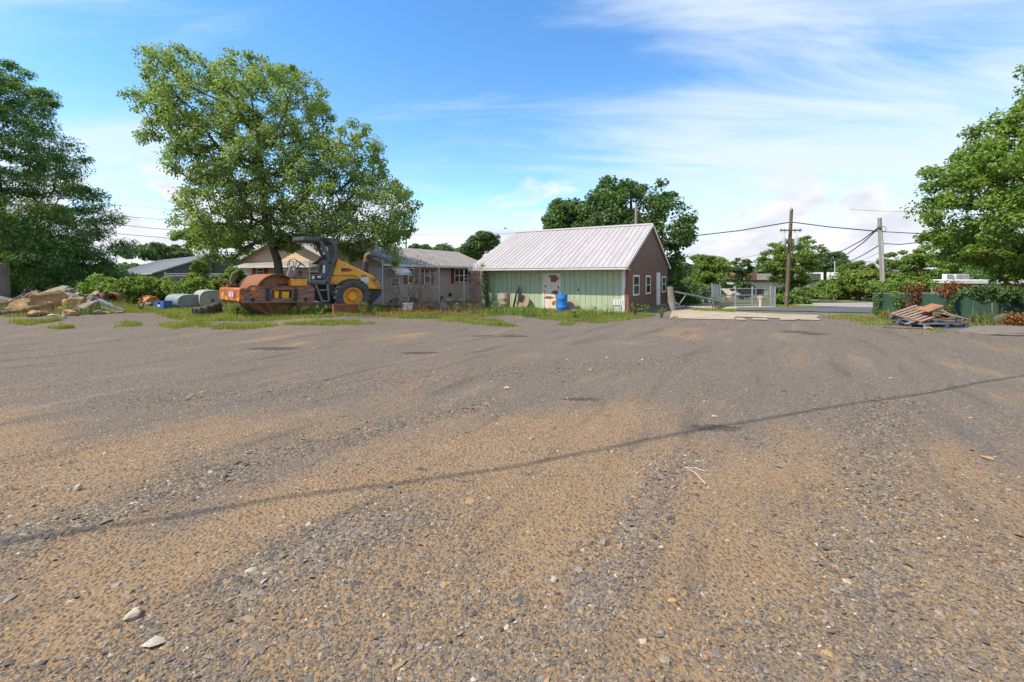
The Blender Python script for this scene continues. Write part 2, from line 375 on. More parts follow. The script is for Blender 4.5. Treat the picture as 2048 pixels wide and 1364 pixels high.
# ------------------------------------------------------------------ the green shed
def wallmap(o, d):
    """distance along a wall line seen at a photograph column, and the height seen at a row there"""
    def t(px):
        k = (px - 1024) / F; return (k * o[1] - o[0]) / (d[0] - k * d[1])
    def z(tt, py): return HC - (py - HY) / F * (o[1] + d[1] * tt)
    return t, z
A_ = np.array([5.9, 22.3]); U = np.array([.8616, -.5076]); W = np.array([.5076, .8616]); LEN = 9.0; DEP = 9.8
B_ = A_ - U * LEN; SROT = math.atan2(U[1], U[0]); EAVE, RIDGE = 2.68, 5.02
green = M('green_boards', (.43, .50, .315), (.37, .445, .285), sc_=1.6, r=.75, bump=.2, bsc=18, dirt=.38, stretch=(3, 3, .4))
groove = M('green_grooves', (.10, .14, .09), r=.9)
brownm = M('brown_metal', (.185, .098, .070), (.155, .083, .06), r=.45, sc_=1.5, stretch=(1, 3, .4), dirt=.15)
brownl = M('brown_trim', (.24, .085, .05), (.2, .07, .045), r=.6)
whitep = M('white_paint', (.72, .70, .66), (.62, .60, .56), r=.6, sc_=3, dirt=.15)
roofw = M('roof_sheet', (.455, .41, .39), (.40, .36, .34), r=.42, sc_=.8, dirt=.28, spec=.5, stretch=(2.5, .35, .35))
ribm = M('roof_rib', (.34, .30, .29), r=.5)
glass = glass_mat()
def rust_door():
    m, nt, b = new_mat('rusty_cream_door'); tc = nt.nodes.new('ShaderNodeTexCoord').outputs['Object']
    base = mixc(nt, noise_(nt, tc, 3, 5), (.72, .63, .50), (.65, .55, .43)); nz = noise_(nt, tc, 5, 6, .6)
    total = None
    # flaked patches: (centre x, z, half width, half height) in metres on the leaf
    for (cx, cz, hx, hz) in ((.60, 1.72, .25, .22), (.10, 1.28, .07, .05), (.28, .65, .32, .09), (.66, .95, .22, .13), (.80, .70, .12, .30), (.78, .35, .12, .3), (.86, 1.2, .05, .12), (.60, .35, .1, .12), (.45, 1.33, .03, .04)):
        sb = nt.nodes.new('ShaderNodeVectorMath'); sb.operation = 'SUBTRACT'; nt.links.new(tc, sb.inputs[0]); sb.inputs[1].default_value = (cx, 0, cz)
        dv = nt.nodes.new('ShaderNodeVectorMath'); dv.operation = 'MULTIPLY'; nt.links.new(sb.outputs[0], dv.inputs[0]); dv.inputs[1].default_value = (1 / hx, 0, 1 / hz)
        ln = nt.nodes.new('ShaderNodeVectorMath'); ln.operation = 'LENGTH'; nt.links.new(dv.outputs[0], ln.inputs[0])
        ad = nd(nt, 'ShaderNodeMath', operation='ADD'); nt.links.new(ln.outputs['Value'], ad.inputs[0]); nt.links.new(rng(nt, nz, .25, .75, -.5, .5), ad.inputs[1])
        f = rng(nt, ad.outputs[0], .9, .98, 1, 0)
        if total is None: total = f
        else:
            mx = nd(nt, 'ShaderNodeMath', operation='MAXIMUM'); nt.links.new(total, mx.inputs[0]); nt.links.new(f, mx.inputs[1]); total = mx.outputs[0]
    bleed = rng(nt, noise_(nt, tc, 2.2, 5, .6, 0, (2, 1, .5)), .5, .72, 0, .3)
    base = mixc(nt, bleed, base, (.55, .30, .16))
    nt.links.new(mixc(nt, total, base, mixc(nt, noise_(nt, tc, 18, 4), (.17, .055, .025), (.30, .10, .04))), b.inputs['Base Color']); b.inputs['Roughness'].default_value = .7
    return m
def shed():
    s = empty('metal_shed', (B_[0], B_[1], 0), SROT, 'green shed with white ribbed roof, brown gable end and rusty door', 'shed')
    t, z = wallmap(B_, U); gt, gzz = wallmap(A_, W)
    dx0, dx1 = t(1086), t(1121.5); dtop = 2.02
    # front wall: boards with open grooves between, round the door
    m = MB(); g = MB(); bw = .305; x = 0
    g.bx(0, dx0, .03, .10, .02, EAVE); g.bx(dx1, LEN - .32, .03, .10, .02, EAVE); g.bx(dx0, dx1, .03, .10, dtop, EAVE)
    while x < LEN - .34:
        x1 = min(x + bw - .016, LEN - .33)
        for a, b in ((x, min(x1, dx0)), (max(x, dx1), x1)):
            if b - a > .01: m.bx(a, b, 0, .028, 0, EAVE)
        a, b = max(x, dx0), min(x1, dx1)
        if b - a > .01: m.bx(a, b, 0, .028, dtop, EAVE)
        x += bw
    w = m.build('front_wall', green, s); g.build('backing', groove, w)
    c = MB().bx(LEN - .325, LEN - .15, -.025, .1, 0, EAVE - .03); c.build('corner_trim', whitep, s)
    MB().bx(LEN - .146, LEN + .03, -.03, .1, 0, EAVE - .03).build('corner_trim', brownl, s)
    # gable wall to the right, ribbed metal
    def gable(x0, x1, nm, ribs):
        gm = MB().prism([(.11, 0), (DEP, 0), (DEP, EAVE), (DEP / 2, RIDGE - .12), (.11, EAVE)], x0, x1, 'x'); ob = gm.build(nm, brownm, s)
        if ribs:
            r_ = MB(); y = .25
            while y < DEP - .1:
                zt = EAVE + (RIDGE - .14 - EAVE) * (1 - abs(y - DEP / 2) / (DEP / 2)); r_.prism([(y - .018, 0), (y + .018, 0)], 0, 0, 'x') if 0 else r_.bx(x1 - .002, x1 + .02, y - .016, y + .016, .02, zt - .02); y += .225
            r_.build('rib', M('brown_rib_lit', (.23, .145, .11), (.20, .125, .095), r=.4), ob)  # ribs coloured lighter so their relief reads on the shaded wall
        return ob
    gable(LEN - .1, LEN, 'gable_wall', True); gable(0, .1, 'gable_wall', False)
    MB().bx(.1, LEN - .1, DEP - .1, DEP, 0, EAVE).build('rear_wall', brownm, s)
    MB().bx(-.03, LEN + .05, -.04, DEP + .02, -.35, .02).build('footing', concrete, s)
    # roof: two slopes, ribs running down them
    ov, ol, orr = .66, .42, .10; slope = (RIDGE - EAVE) / (DEP / 2); th = .1
    def roofside(sgn):
        yc = DEP / 2; ye = -ov if sgn < 0 else DEP + ov * .6; ze = RIDGE - abs(yc - ye) * slope
        rm = MB().prism([(yc, RIDGE), (ye, ze), (ye, ze - th), (yc, RIDGE - th)], -ol, LEN + orr, 'x'); ob = rm.build('roof', roofw, s)
        rb = MB(); x = -ol + .02
        while x < LEN + orr - .01:
            rb.prism([(yc, RIDGE + .018), (ye, ze + .018), (ye, ze - .001), (yc, RIDGE - .001)], x - .012, x + .012, 'x'); x += .305
        rb.build('rib', ribm, ob); return ze
    ze = roofside(-1); roofside(1)
    MB().prism([(DEP / 2 - .22, RIDGE - .22 * slope + .035), (DEP / 2, RIDGE + .05), (DEP / 2 + .22, RIDGE - .22 * slope + .035), (DEP / 2, RIDGE + .032)], -ol, LEN + orr, 'x').build('ridge_cap', roofw, s)
    gu = MB().bx(-ol - .03, LEN + orr + .01, -ov - .10, -ov - .003, ze - .16, ze - .03); gu.bx(-ol - .03, LEN + orr + .01, -ov - .125, -ov - .095, ze - .05, ze - .02)
    gu.build('gutter', whitep, s)
    MB().bx(-ol, LEN + orr, -ov, 0, ze - .17, ze - .14).build('soffit', whitep, s)
    for sg in (-1, 1):
        yc = DEP / 2; ye = -ov if sg < 0 else DEP + ov * .6; z2 = RIDGE - abs(yc - ye) * slope
        MB().prism([(yc, RIDGE + .01), (ye, z2 + .01), (ye, z2 - .17), (yc, RIDGE - .17)], LEN + orr + .003, LEN + orr + .035, 'x').build('rake_trim', whitep, s)
        MB().prism([(yc, RIDGE + .01), (ye, z2 + .01), (ye, z2 - .17), (yc, RIDGE - .17)], -ol - .035, -ol - .003, 'x').build('rake_trim', whitep, s)
    # the rusty door in its frame
    dm = MB(); dm.bx(0, dx1 - dx0 - .16, 0, .05, 0, dtop - .1); d = dm.build('door', rust_door(), s); d.location = (dx0 + .08, -.005, .02); d['label'] = 'cream door with big flakes of rust'
    fr = MB().bx(dx0, dx0 + .075, -.035, .06, 0, dtop); fr.bx(dx1 - .075, dx1, -.035, .06, 0, dtop); fr.bx(dx0 + .075, dx1 - .075, -.035, .06, dtop - .08, dtop); fr.build('door_frame', whitep, s)
    k = MB().lathe([(.012, 0), (.012, -.04), (.03, -.045), (.03, -.075), (.012, -.085)], ('y', (.07, 0, 1.0)), 10); k.build('door_knob', M('brass', (.4, .3, .15), r=.35, metal=1), d)
    # windows and white door on the gable
    for (p0, p1, y0, y1) in ((1265.5, 1277.5, 550, 591), (1291, 1300, 551, 588), (1323.5, 1330.5, 552.5, 584.5)):
        a, b = gt(p0), gt(p1); ym = (a + b) / 2; z1, z0 = gzz(ym, y0), gzz(ym, y1); f = .09
        wm = MB(); X0 = LEN - .01; X1 = LEN + .045
        wm.bx(X0, X1, a, a + f, z0, z1); wm.bx(X0, X1, b - f, b, z0, z1); wm.bx(X0, X1, a + f, b - f, z1 - f, z1); wm.bx(X0, X1, a + f, b - f, z0, z0 + f)
        wo = wm.build('window', whitep, s); MB().bx(LEN + .003, LEN + .026, a + f, b - f, z0 + f, z1 - f).build('pane', glass, wo)
        MB().bx(LEN + .0262, LEN + .04, a + f, b - f, (z0 + z1) / 2 - .02, (z0 + z1) / 2 + .02).build('sash', whitep, wo)
    a, b = gt(1312.5), gt(1319); wd = MB().bx(LEN + .002, LEN + .05, a, b, .05, 2.1).build('side_door', whitep, s)
    MB().box((LEN + .08, a + .12, 1.0), (.06, .05, .05)).build('handle', M('dull_steel', (.3, .3, .3), metal=.8, r=.4), wd)
    # small fittings on the front: vents, outlet, white cover with slots
    vx0, vx1 = t(1227), t(1251); vz1, vz0 = z(vx0, 599), z(vx0, 610)
    v = MB().bx(vx0, vx1, -.03, -.003, vz0, vz1).build('vent_cover', whitep, s); sl = MB()
    for i in range(1, 5): xx = vx0 + (vx1 - vx0) * i / 5; sl.bx(xx - .012, xx + .012, -.034, -.0305, vz0 + .03, vz1 - .03)
    sl.build('slot', groove, v)
    blk = M('black_hole', (.02, .02, .02), r=.9)
    for (px, py, w_, h_) in ((1157, 579, .12, .12), (1192, 615, .09, .14), (1243, 616, .08, .1)):
        xx = t(px); zz = z(xx, py); MB().prism([(xx - w_ / 2, zz - h_ / 2), (xx + w_ / 2, zz - h_ / 2), (xx + w_ * .2, zz + h_ * .2), (xx + .01, zz + h_ / 2), (xx - w_ * .3, zz + h_ * .1)], -.012, -.003).build('wall_vent', blk, s)
    MB().tube([(t(1251.5), -.05, 1.35), (t(1249.5), -.06, .95), (t(1250.5), -.05, .3), (t(1250), -.04, .02)], .014, 6).build('cable', M('grey_cable', (.25, .24, .22)), s)
    px = t(1003); MB().bx(px - .15, px + .15, -.03, -.003, .28, .46).build('foundation_vent', M('vent_grey', (.06, .07, .08)), s)
    return s
SHED = shed()
STZ = wallmap(B_, U)
def shed_pt(px, off, zz=0):
    """a point in front of the shed's front wall, off metres out"""
    tt = STZ[0](px); p = B_ + U * tt - W * off; return Vector((p[0], p[1], zz))

# ------------------------------------------------------------------ houses and other buildings
tan_sun = siding_mat('tan_siding', (.64, .47, .29)); tan_shaded = siding_mat('shaded_tan_siding', (.45, .375, .295), .11)  # one tan siding in a sunlit and a shaded tone, shade in the colour
shingle = M('shingles', (.30, .27, .24), (.24, .215, .195), sc_=1.5, r=.95, bump=.3, bsc=30, dirt=.15)
redp = M('red_shutter', (.42, .03, .025), (.34, .025, .022), r=.6); maroon = M('maroon_shutter', (.20, .012, .025), (.16, .01, .02), r=.6)
greymetal = M('grey_roof_metal', (.36, .37, .37), (.31, .32, .33), sc_=.5, r=.5); greywall = M('grey_wall', (.13, .135, .14), (.11, .115, .12), r=.8)
tan_wall = M('cream_render', (.55, .47, .36), (.48, .41, .31), sc_=1, r=.9, dirt=.15); brickm = M('brick_red', (.32, .12, .08), (.26, .10, .07), sc_=4, r=.9)
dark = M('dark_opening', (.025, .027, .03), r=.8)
def window_on(parent, x0, x1, z0, z1, y, out, n=1, shut=None, fm=whitep, axis='x', at=0, sw=.32):
    """a framed window lying in a wall of a house; out is the outward sign along the wall's normal"""
    def bx(m, a, b, d0, d1, c, e):
        return m.bx(a, b, min(at + out * d0, at + out * d1), max(at + out * d0, at + out * d1), c, e) if axis == 'x' else m.bx(min(at + out * d0, at + out * d1), max(at + out * d0, at + out * d1), a, b, c, e)
    f = .06; m = MB(); bx(m, x0, x0 + f, -.02, .05, z0, z1); bx(m, x1 - f, x1, -.02, .05, z0, z1)
    bx(m, x0 + f, x1 - f, -.02, .05, z1 - f, z1); bx(m, x0 + f, x1 - f, -.02, .05, z0, z0 + f)
    for i in range(1, n): xx = x0 + (x1 - x0) * i / n; bx(m, xx - f * .7, xx + f * .7, -.02, .05, z0 + f, z1 - f)
    w = m.build('window', fm, parent)
    p = MB(); bx(p, x0 + f, x1 - f, .006, .014, z0 + f, z1 - f); p.build('pane', glass, w)
    h = MB(); zm = (z0 + z1) / 2
    for i in range(n):
        a = x0 + (x1 - x0) * i / n; b = x0 + (x1 - x0) * (i + 1) / n; bx(h, a + f * 1.2, b - f * 1.2, .016, .04, zm - .03, zm + .03)
    h.build('sash', fm, w)
    if shut:
        for a in (x0 - sw - .03, x1 + .03):
            q = MB(); bx(q, a, a + sw, .005, .04, z0 - .02, z1 + .02)
            for k in range(6): zz = z0 + .1 + (z1 - z0 - .2) * k / 5; bx(q, a + .05, a + sw - .05, .04, .052, zz - .04, zz + .04)
            q.build('shutter', shut, parent)
def long_house():
    """long tan house, its wall in a shaded taupe tone; its long wall runs back beside the fence, gable end towards the sun"""
    E0 = np.array([-7.4, 25.1]); L = 10.6; HW = 3.0; ev, rg = 2.72, 3.86
    h = empty('bungalow', (E0[0], E0[1], .0), math.atan2(W[1], W[0]), 'long tan house with shaded taupe wall, grey roof and maroon shutters behind the chain fence', 'house')
    # local x runs along the long wall (away), local y to the left into the house; the long wall is at y = 0
    MB().bx(0, L, 0, 2 * HW, -.3, ev).build('wall', tan_shaded, h)
    for x in (-.003, L - .097): MB().prism([(0, ev), (2 * HW, ev), (HW, rg - .1)], x, x + .1, 'x').build('gable', tan_sun, h)
    sl = (rg - ev) / HW
    for sg, y0 in ((-1, -.4), (1, 2 * HW + .4)):
        ze = rg - (HW + .4) * sl; o = MB().prism([(HW, rg), (y0, ze), (y0, ze - .1), (HW, rg - .1)], -.35, L + .35, 'x').build('roof', shingle, h)
    ze = rg - (HW + .4) * sl
    MB().bx(-.35, L + .35, -.5, -.403, ze - .13, ze - .01).build('gutter', whitep, h)
    tt, zz = wallmap(E0, W)
    def win(p0, p1, y0, y1, n, sh):
        a, b = tt(p0), tt(p1); m_ = (a + b) / 2; window_on(h, a, b, zz(m_, y1), zz(m_, y0), 0, -1, n, sh, at=-.0, sw=max(.3, (b - a) / n * .42))
    win(815, 828, 534, 567, 1, maroon); win(847.5, 860.5, 535, 567, 1, maroon); win(908, 936, 537, 565, 3, maroon)
    aw = MB(); a, b = tt(769), tt(801)
    for k in range(8):
        th0, th1 = R(90) * k / 8, R(90) * (k + 1) / 8
        aw.prism([(-.9 * math.sin(th0), 1.95 + .5 * math.cos(th0)), (-.9 * math.sin(th1), 1.95 + .5 * math.cos(th1)), (-.88 * math.sin(th1), 1.93 + .5 * math.cos(th1)), (-.88 * math.sin(th0), 1.93 + .5 * math.cos(th0))], a, b, 'x')
    aw.build('awning', M('white_awning', (.7, .7, .7), r=.4), h)
    window_on(h, a + .5, a + 1.15, 1.25, 1.75, 0, -1, 1, None, at=0)
    for p0, p1, y0, y1 in ((892.5, 903, 597, 605), (917, 930, 597, 607)):
        x0, x1 = tt(p0), tt(p1); MB().bx(x0, x1, -.05, -.003, zz(x0, y1), zz(x0, y0)).build('crawl_vent', whitep, h)
    x0 = tt(899); MB().lathe([(.02, -.003), (.13, -.02), (.13, -.12), (.08, -.16)], ('y', (x0, 0, zz(x0, 589))), 12).build('meter', M('meter_grey', (.05, .05, .055), r=.4), h)
    x0 = tt(882); MB().bx(x0 - .1, x0 + .1, -.1, -.003, zz(x0, 598), zz(x0, 592)).build('meter_box', M('box_grey', (.12, .12, .12)), h)
long_house()
def cottage():
    D = np.array([.95, -.31]); D = D / np.linalg.norm(D); S0 = np.array([-18.9, 30.8]); Wd = 7.9; ev, pk = 3.0, 4.75
    h = empty('cottage', (S0[0], S0[1], 0), math.atan2(D[1], D[0]), 'sunlit tan gabled house with bright red shutters behind the road roller', 'house')
    MB().prism([(0, -.3), (Wd, -.3), (Wd, ev), (Wd / 2, pk - .1), (0, ev)], 0, 6).build('wall', tan_sun, h)
    sl = (pk - ev) / (Wd / 2)
    for sg in (-1, 1):
        x1 = Wd / 2 + sg * (Wd / 2 + .35); ze = pk - (Wd / 2 + .35) * sl
        MB().prism([(Wd / 2, pk), (x1, ze), (x1, ze - .1), (Wd / 2, pk - .1)], -.45, 6.4).build('roof', shingle, h)
        MB().prism([(Wd / 2, pk + .02), (x1, ze + .02), (x1, ze - .18), (Wd / 2, pk - .18)], -.49, -.453).build('rake_trim', whitep, h)
    tt, zz = wallmap(S0, D)
    a, b = tt(498), tt(690); za = zz(a, 533); po = MB().prism([(-.003, zz(a, 524)), (-1.1, za), (-1.1, za - .07), (-.003, zz(a, 524) - .07)], a, b, 'x').build('porch_roof', shingle, h)
    MB().bx(a, b, -1.16, -1.104, za - .12, za).build('gutter', whitep, h)
    for p0, p1 in ((513, 528), (585, 596)):
        a, b = tt(p0), tt(p1); window_on(h, a, b, zz(a, 551), zz(a, 536), 0, -1, 1, redp, at=0, sw=.3)
    MB().bx(.0, .16, -.02, 0, -.1, ev).build('corner_trim', tan_sun, h)
cottage()
def warehouse():
    pk = np.array([-30.4, 45.0]); wd = np.array([.66, .75]); hw = 4.6; zt, ze, L = 4.15, 2.35, 26
    h = empty('warehouse', (pk[0], pk[1], 0), math.atan2(wd[1], wd[0]), 'low grey building with pale metal roof beyond the shrubs on the left', 'building')
    MB().prism([(-hw, -.4), (hw, -.4), (hw, ze), (0, zt - .1), (-hw, ze)], 0, L).build('wall', greywall, h)
    sl = (zt - ze) / hw
    for sg in (-1, 1):
        ob = MB().prism([(0, zt), (sg * (hw + .5), zt - (hw + .5) * sl), (sg * (hw + .5), zt - (hw + .5) * sl - .1), (0, zt - .1)], -.3, L + .3).build('roof', greymetal, h)
        rb = MB(); y = -.3
        while y < L: rb.prism([(0, zt + .03), (sg * (hw + .5), zt - (hw + .5) * sl + .03), (sg * (hw + .5), zt - (hw + .5) * sl), (0, zt)], y, y + .04); y += .9
        rb.build('rib', greymetal, ob)
warehouse()
def shop_building():
    Y = 76; z0 = -2.2
    def bxp(m, p0, p1, y0, y1, d, near=0): a, b = P(p0, y1, Y), P(p1, y0, Y); return m.bx(a.x, b.x, Y + near, Y + d, a.z, b.z)
    o = P(1560, 600, Y); h = empty('workshop', (0, 0, 0), 0, 'cream flat roofed workshop with open garage bay behind the chain link gates', 'building')
    m = MB(); bxp(m, 1470, 1513, 563, 612, 12); bxp(m, 1513, 1529, 563, 577, 12); bxp(m, 1529, 1536, 563, 612, 12); bxp(m, 1536, 1550, 563, 577, 12); bxp(m, 1550, 1700, 563, 612, 12)
    m.build('wall', tan_wall, h)
    bxp(MB(), 1470, 1482, 556, 612, 0, -.2).build('pier', whitep, h)
    bxp(MB(), 1468, 1704, 560, 563, 12.2, -.4).build('roof', dark, h)
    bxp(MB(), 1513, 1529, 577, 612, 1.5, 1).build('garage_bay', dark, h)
    bxp(MB(), 1536, 1550, 578, 612, .4, .2).build('garage_door', whitep, h)
    bxp(MB(), 1478, 1510, 577, 600, .0, -.06).build('shopfront', glass, h)
    bxp(MB(), 1508, 1533, 545, 559.9, 11, 3).build('upper_wall', brickm, h)
    bxp(MB(), 1533, 1666, 547, 559.9, 11, 3).build('upper_wall', tan_wall, h)
    bxp(MB(), 1612, 1626, 552, 556, 2.95, 2.9).build('upper_window', dark, h)
    bxp(MB(), 1598, 1618, 569, 581, -.003, -.1).build('sign_panel', whitep, h)
shop_building()
def white_block():
    Y = 90; h = empty('warehouse', (0, 0, 0), 0, 'long white flat roofed building far behind the leaning right pole', 'building')
    a, b = P(1700, 575, Y), P(1850, 544, Y); MB().bx(a.x, b.x, Y, Y + 14, a.z - 1, b.z).build('wall', whitep, h)
    c = P(1700, 559, Y); MB().bx(a.x - .3, b.x + .3, Y - .3, Y - .003, c.z - .5, c.z).build('fascia', dark, h)
    c = P(1700, 551, Y); MB().bx(a.x, b.x, Y - .2, Y - .003, c.z - .25, c.z).build('band', dark, h)
white_block()
def side_house():
    Y = 36; h = empty('low_building', (0, 0, 0), 0, 'low brick building with white flat roof edge behind the green fence', 'building')
    zt, zb = P(0, 560.5, Y - 2).z, P(0, 567, Y - 2).z
    k = lambda px, y: ((px - 1024) / F * y, y)
    MB().prism([k(1903, Y - 1.4), k(2085, Y - 1.4), k(2085, Y + 9), k(1870, Y + 5)], zb - 3, zb - .003, 'z').build('wall', brickm, h)
    # the eave comes towards the camera on the left and runs on to the right
    MB().prism([k(1898, Y - 2.2), k(2100, Y - 2.2), k(2100, Y + 10), k(1880, Y + 10), k(1846, Y + 5)], zb, zt, 'z').build('roof', whitep, h)
    for x0, x1 in ((1893, 1908), (1911, 1938)):
        p, q = P(x0, 558.5, Y + 3), P(x1, 548, Y + 3); u = MB().bx(p.x, q.x, Y + 3, Y + 3.4, p.z - .3, q.z).build('rooftop_unit', whitep, h)
        s = MB()
        for k in range(4): zz = p.z + (q.z - p.z) * (k + .6) / 4.4; s.bx(p.x + .06, q.x - .06, Y + 2.97, Y + 2.997, zz - .03, zz + .03)
        s.build('grille', M('grille_grey', (.2, .2, .2)), u)
side_house()

# ------------------------------------------------------------------ the road roller
rubber = M('tyre_rubber', (.085, .078, .072), (.055, .05, .047), sc_=5, r=.9, bump=.3, dirt=.4)
yel = M('yellow_paint', (.80, .40, .04), (.68, .33, .035), sc_=2, r=.5, dirt=.4, rust=.1, rsc=4)
yelrust = M('rusted_orange_paint', (.68, .30, .03), (.60, .22, .02), sc_=4, r=.65, rust=.62, rsc=5, rc=(.19, .055, .02), bump=.3, bsc=15)
rustm = M('rust_brown', (.27, .105, .052), (.19, .08, .045), sc_=3, r=.9, bump=.4, bsc=25, stretch=(1, 3, 1))
drum_in = M('drum_inside', (.30, .18, .06), (.2, .11, .05), sc_=3, r=.85, rust=.35)
platem = M('scratched_plate', (.115, .12, .115), (.07, .075, .078), sc_=2.5, r=.75, rust=.48, rsc=2.6, rc=(.24, .10, .05), bump=.3, stretch=(1, 1, 4.5), dirt=.3)
cabgrey = M('slate_paint', (.072, .083, .09), (.06, .068, .075), sc_=2, r=.5, dirt=.2)
navy = M('dark_blue_frame', (.028, .04, .05), (.02, .028, .036), sc_=3, r=.6, dirt=.3)
redp2 = M('red_paint', (.38, .02, .03), r=.5); orange = M('orange_lens', (.75, .24, .04), r=.3)
blackm = M('black_steel', (.02, .02, .022), r=.5); stick = M('white_sticker', (.62, .66, .7), (.5, .55, .6), r=.4, sc_=8)
def roller():
    S = 1.0669; r = empty('road_roller', (-7.525, 19.90, .2964), -2.62609, 'yellow and grey single drum road roller with a rusty drum and open canopy', 'road roller'); r.scale = (S, S, S)
    a, pt = .3213, .0274
    def tf(p):
        x, z = p.x - 1.3, p.z - .75
        x, z = x * math.cos(pt) - z * math.sin(pt), .75 + x * math.sin(pt) + z * math.cos(pt)
        return Vector((1.3 + math.cos(a) * x - math.sin(a) * p.y, math.sin(a) * x + math.cos(a) * p.y, z))
    Fm = lambda: MB(tf)
    # --- front frame
    DX, DZ, DR = 2.98, .74, .77
    dm = Fm().lathe([(DR - .035, -1.0), (DR, -1.0), (DR, 1.0), (DR - .035, 1.0), (DR - .035, .72), (.0, .70)], ('y', (DX, 0, DZ)), 48)
    d = dm.build('drum', rustm, r, smooth=True)
    Fm().lathe([(DR - .04, .705), (DR - .04, .75), (.2, .74), (.2, .86), (0, .86)], ('y', (DX, 0, DZ)), 40).build('drum_face', drum_in, d, smooth=True)
    def plate(sg):
        y0, y1 = sorted((sg * 1.10, sg * 1.17)); m = Fm()
        m.prism([(2.55, .45), (2.55, 1.05), (1.75, 1.05), (1.75, .45)], y0, y1)
        m.prism([(4.15, .45), (4.15, .92), (4.0, 1.05), (3.25, 1.05), (3.25, .45)], y0, y1)
        m.bx(2.55, 3.25, y0, y1, .93, 1.05); m.bx(2.55, 3.25, y0, y1, .45, .62)
        o = m.build('side_plate', platem, r, bevel=.008)
        f = Fm(); f.bx(1.75, 3.95, y0 - .01, y1 + .012 * sg if sg > 0 else y1, 1.052, 1.078); f.build('edge_stripe', redp2, o)
        if sg > 0:
            for x in (2.42, 3.38):
                b = Fm(); b.bx(x - .06, x + .06, y1 + .003, y1 + .05, .52, .98)
                for zz in (.6, .75, .9): b.lathe([(.022, y1 + .05), (.022, y1 + .075)], ('y', (x, 0, zz)), 6)
                b.build('bracket', navy, o)
            Fm().lathe([(.075, y1 + .003), (.075, y1 + .03), (.05, y1 + .04)], ('y', (3.86, 0, .945)), 16).build('marker_light', orange, o)
            for x in (2.05, 3.86): Fm().lathe([(.075, y1 + .003), (.075, y1 + .008)], ('y', (x, 0, .58)), 14).build('hole', blackm, o)
    plate(1); plate(-1)
    fb = Fm().prism([(4.06, .47), (4.22, .47), (4.27, .53), (4.27, .92), (4.22, .98), (4.06, .98)], -1.165, 1.165); fbo = fb.build('front_beam', yelrust, r, bevel=.01)
    lg = Fm(); lw = Fm()
    for i, (y, w) in enumerate(((.45, .10), (.30, .05), (.18, .12), (.02, .06))): lw.bx(4.272, 4.276, y - w / 2, y + w / 2, .66, .84)
    lw.build('worn_lettering', stick, fbo); lg.bx(4.272, 4.277, .52, .72, .64, .88); lg.build('worn_badge', redp2, fbo)
    Fm().bx(1.68, 1.82, -1.10, 1.10, .5, 1.0).build('rear_beam', platem, r)
    sc_ = Fm(); sc_.bx(3.92, 4.06, -1.0, 1.0, .48, .56); sc_.box((3.82, 0, .66), (.2, 1.9, .03), Matrix.Rotation(R(40), 3, 'Y')); sc_.build('scraper', rustm, r)
    hb = Fm(); hb.bx(2.62, 2.86, .9, 1.09, .62, .86); hb.bx(2.98, 3.12, .86, 1.09, .62, .88); hb.bx(3.05, 3.22, .9, 1.09, .5, .62); hb.build('drum_mount', yel, r)
    yb = Fm(); yb.bx(1.95, 2.55, .55, 1.06, 1.08, 1.30); yb.bx(1.93, 2.57, .53, 1.08, 1.30, 1.325); yb.build('valve_box', yel, r, bevel=.008)
    ho = Fm()
    for k in range(5): ho.tube([(2.3, .2 + k * .12, 1.02), (2.55, .3 + k * .12, 1.22 - k * .02), (2.85, .5 + k * .1, 1.12), (3.0, .8, .95)], .02, 6)
    ho.build('hose', blackm, r)
    Fm().tube([(4.2, -.2, .98), (4.05, -.2, 1.25), (3.95, -.2, 1.4)], .02, 6).build('rod', blackm, r)
    dl = Fm(); random.seed(3)
    for k in range(60):
        x, y, z = 4.1 + random.gauss(0, .09), -1.0 + random.random() * .55, .98 + abs(random.gauss(0, .07))
        q = random.random() * 6; s_ = .05; dl.add([(x - s_ * math.cos(q), y - s_ * math.sin(q), z), (x + .02, y + .03, z + .04), (x + s_ * math.cos(q), y + s_ * math.sin(q), z + .03), (x - .02, y - .03, z + .05)], [(0, 1, 2, 3)])
    dl.build('dead_leaves', M('dead_leaf', (.34, .17, .08), (.25, .11, .06), sc_=9), r)
    tr = Fm(); tr.tube([(3.9, -1.0, .98), (3.9, -1.0, 1.3), (3.86, -.98, 1.5), (3.7, -.95, 1.62)], [.1, .11, .085, .03], 8); tr.build('ivy_stub', M('viny_stub', (.12, .09, .05), (.09, .12, .04), sc_=14, bump=.8), r)
    # --- hitch and rear frame
    m = MB(); m.bx(.9, 1.8, -.28, .28, .5, .95); m.bx(1.2, 1.45, -.5, .5, .55, 1.02); m.build('hitch', navy, r)
    m = MB(); m.prism([(1.3, .5), (1.3, 1.12), (-.72, 1.12), (-.72, .34), (.6, .34)], -.52, .52); m.build('rear_frame', navy, r)
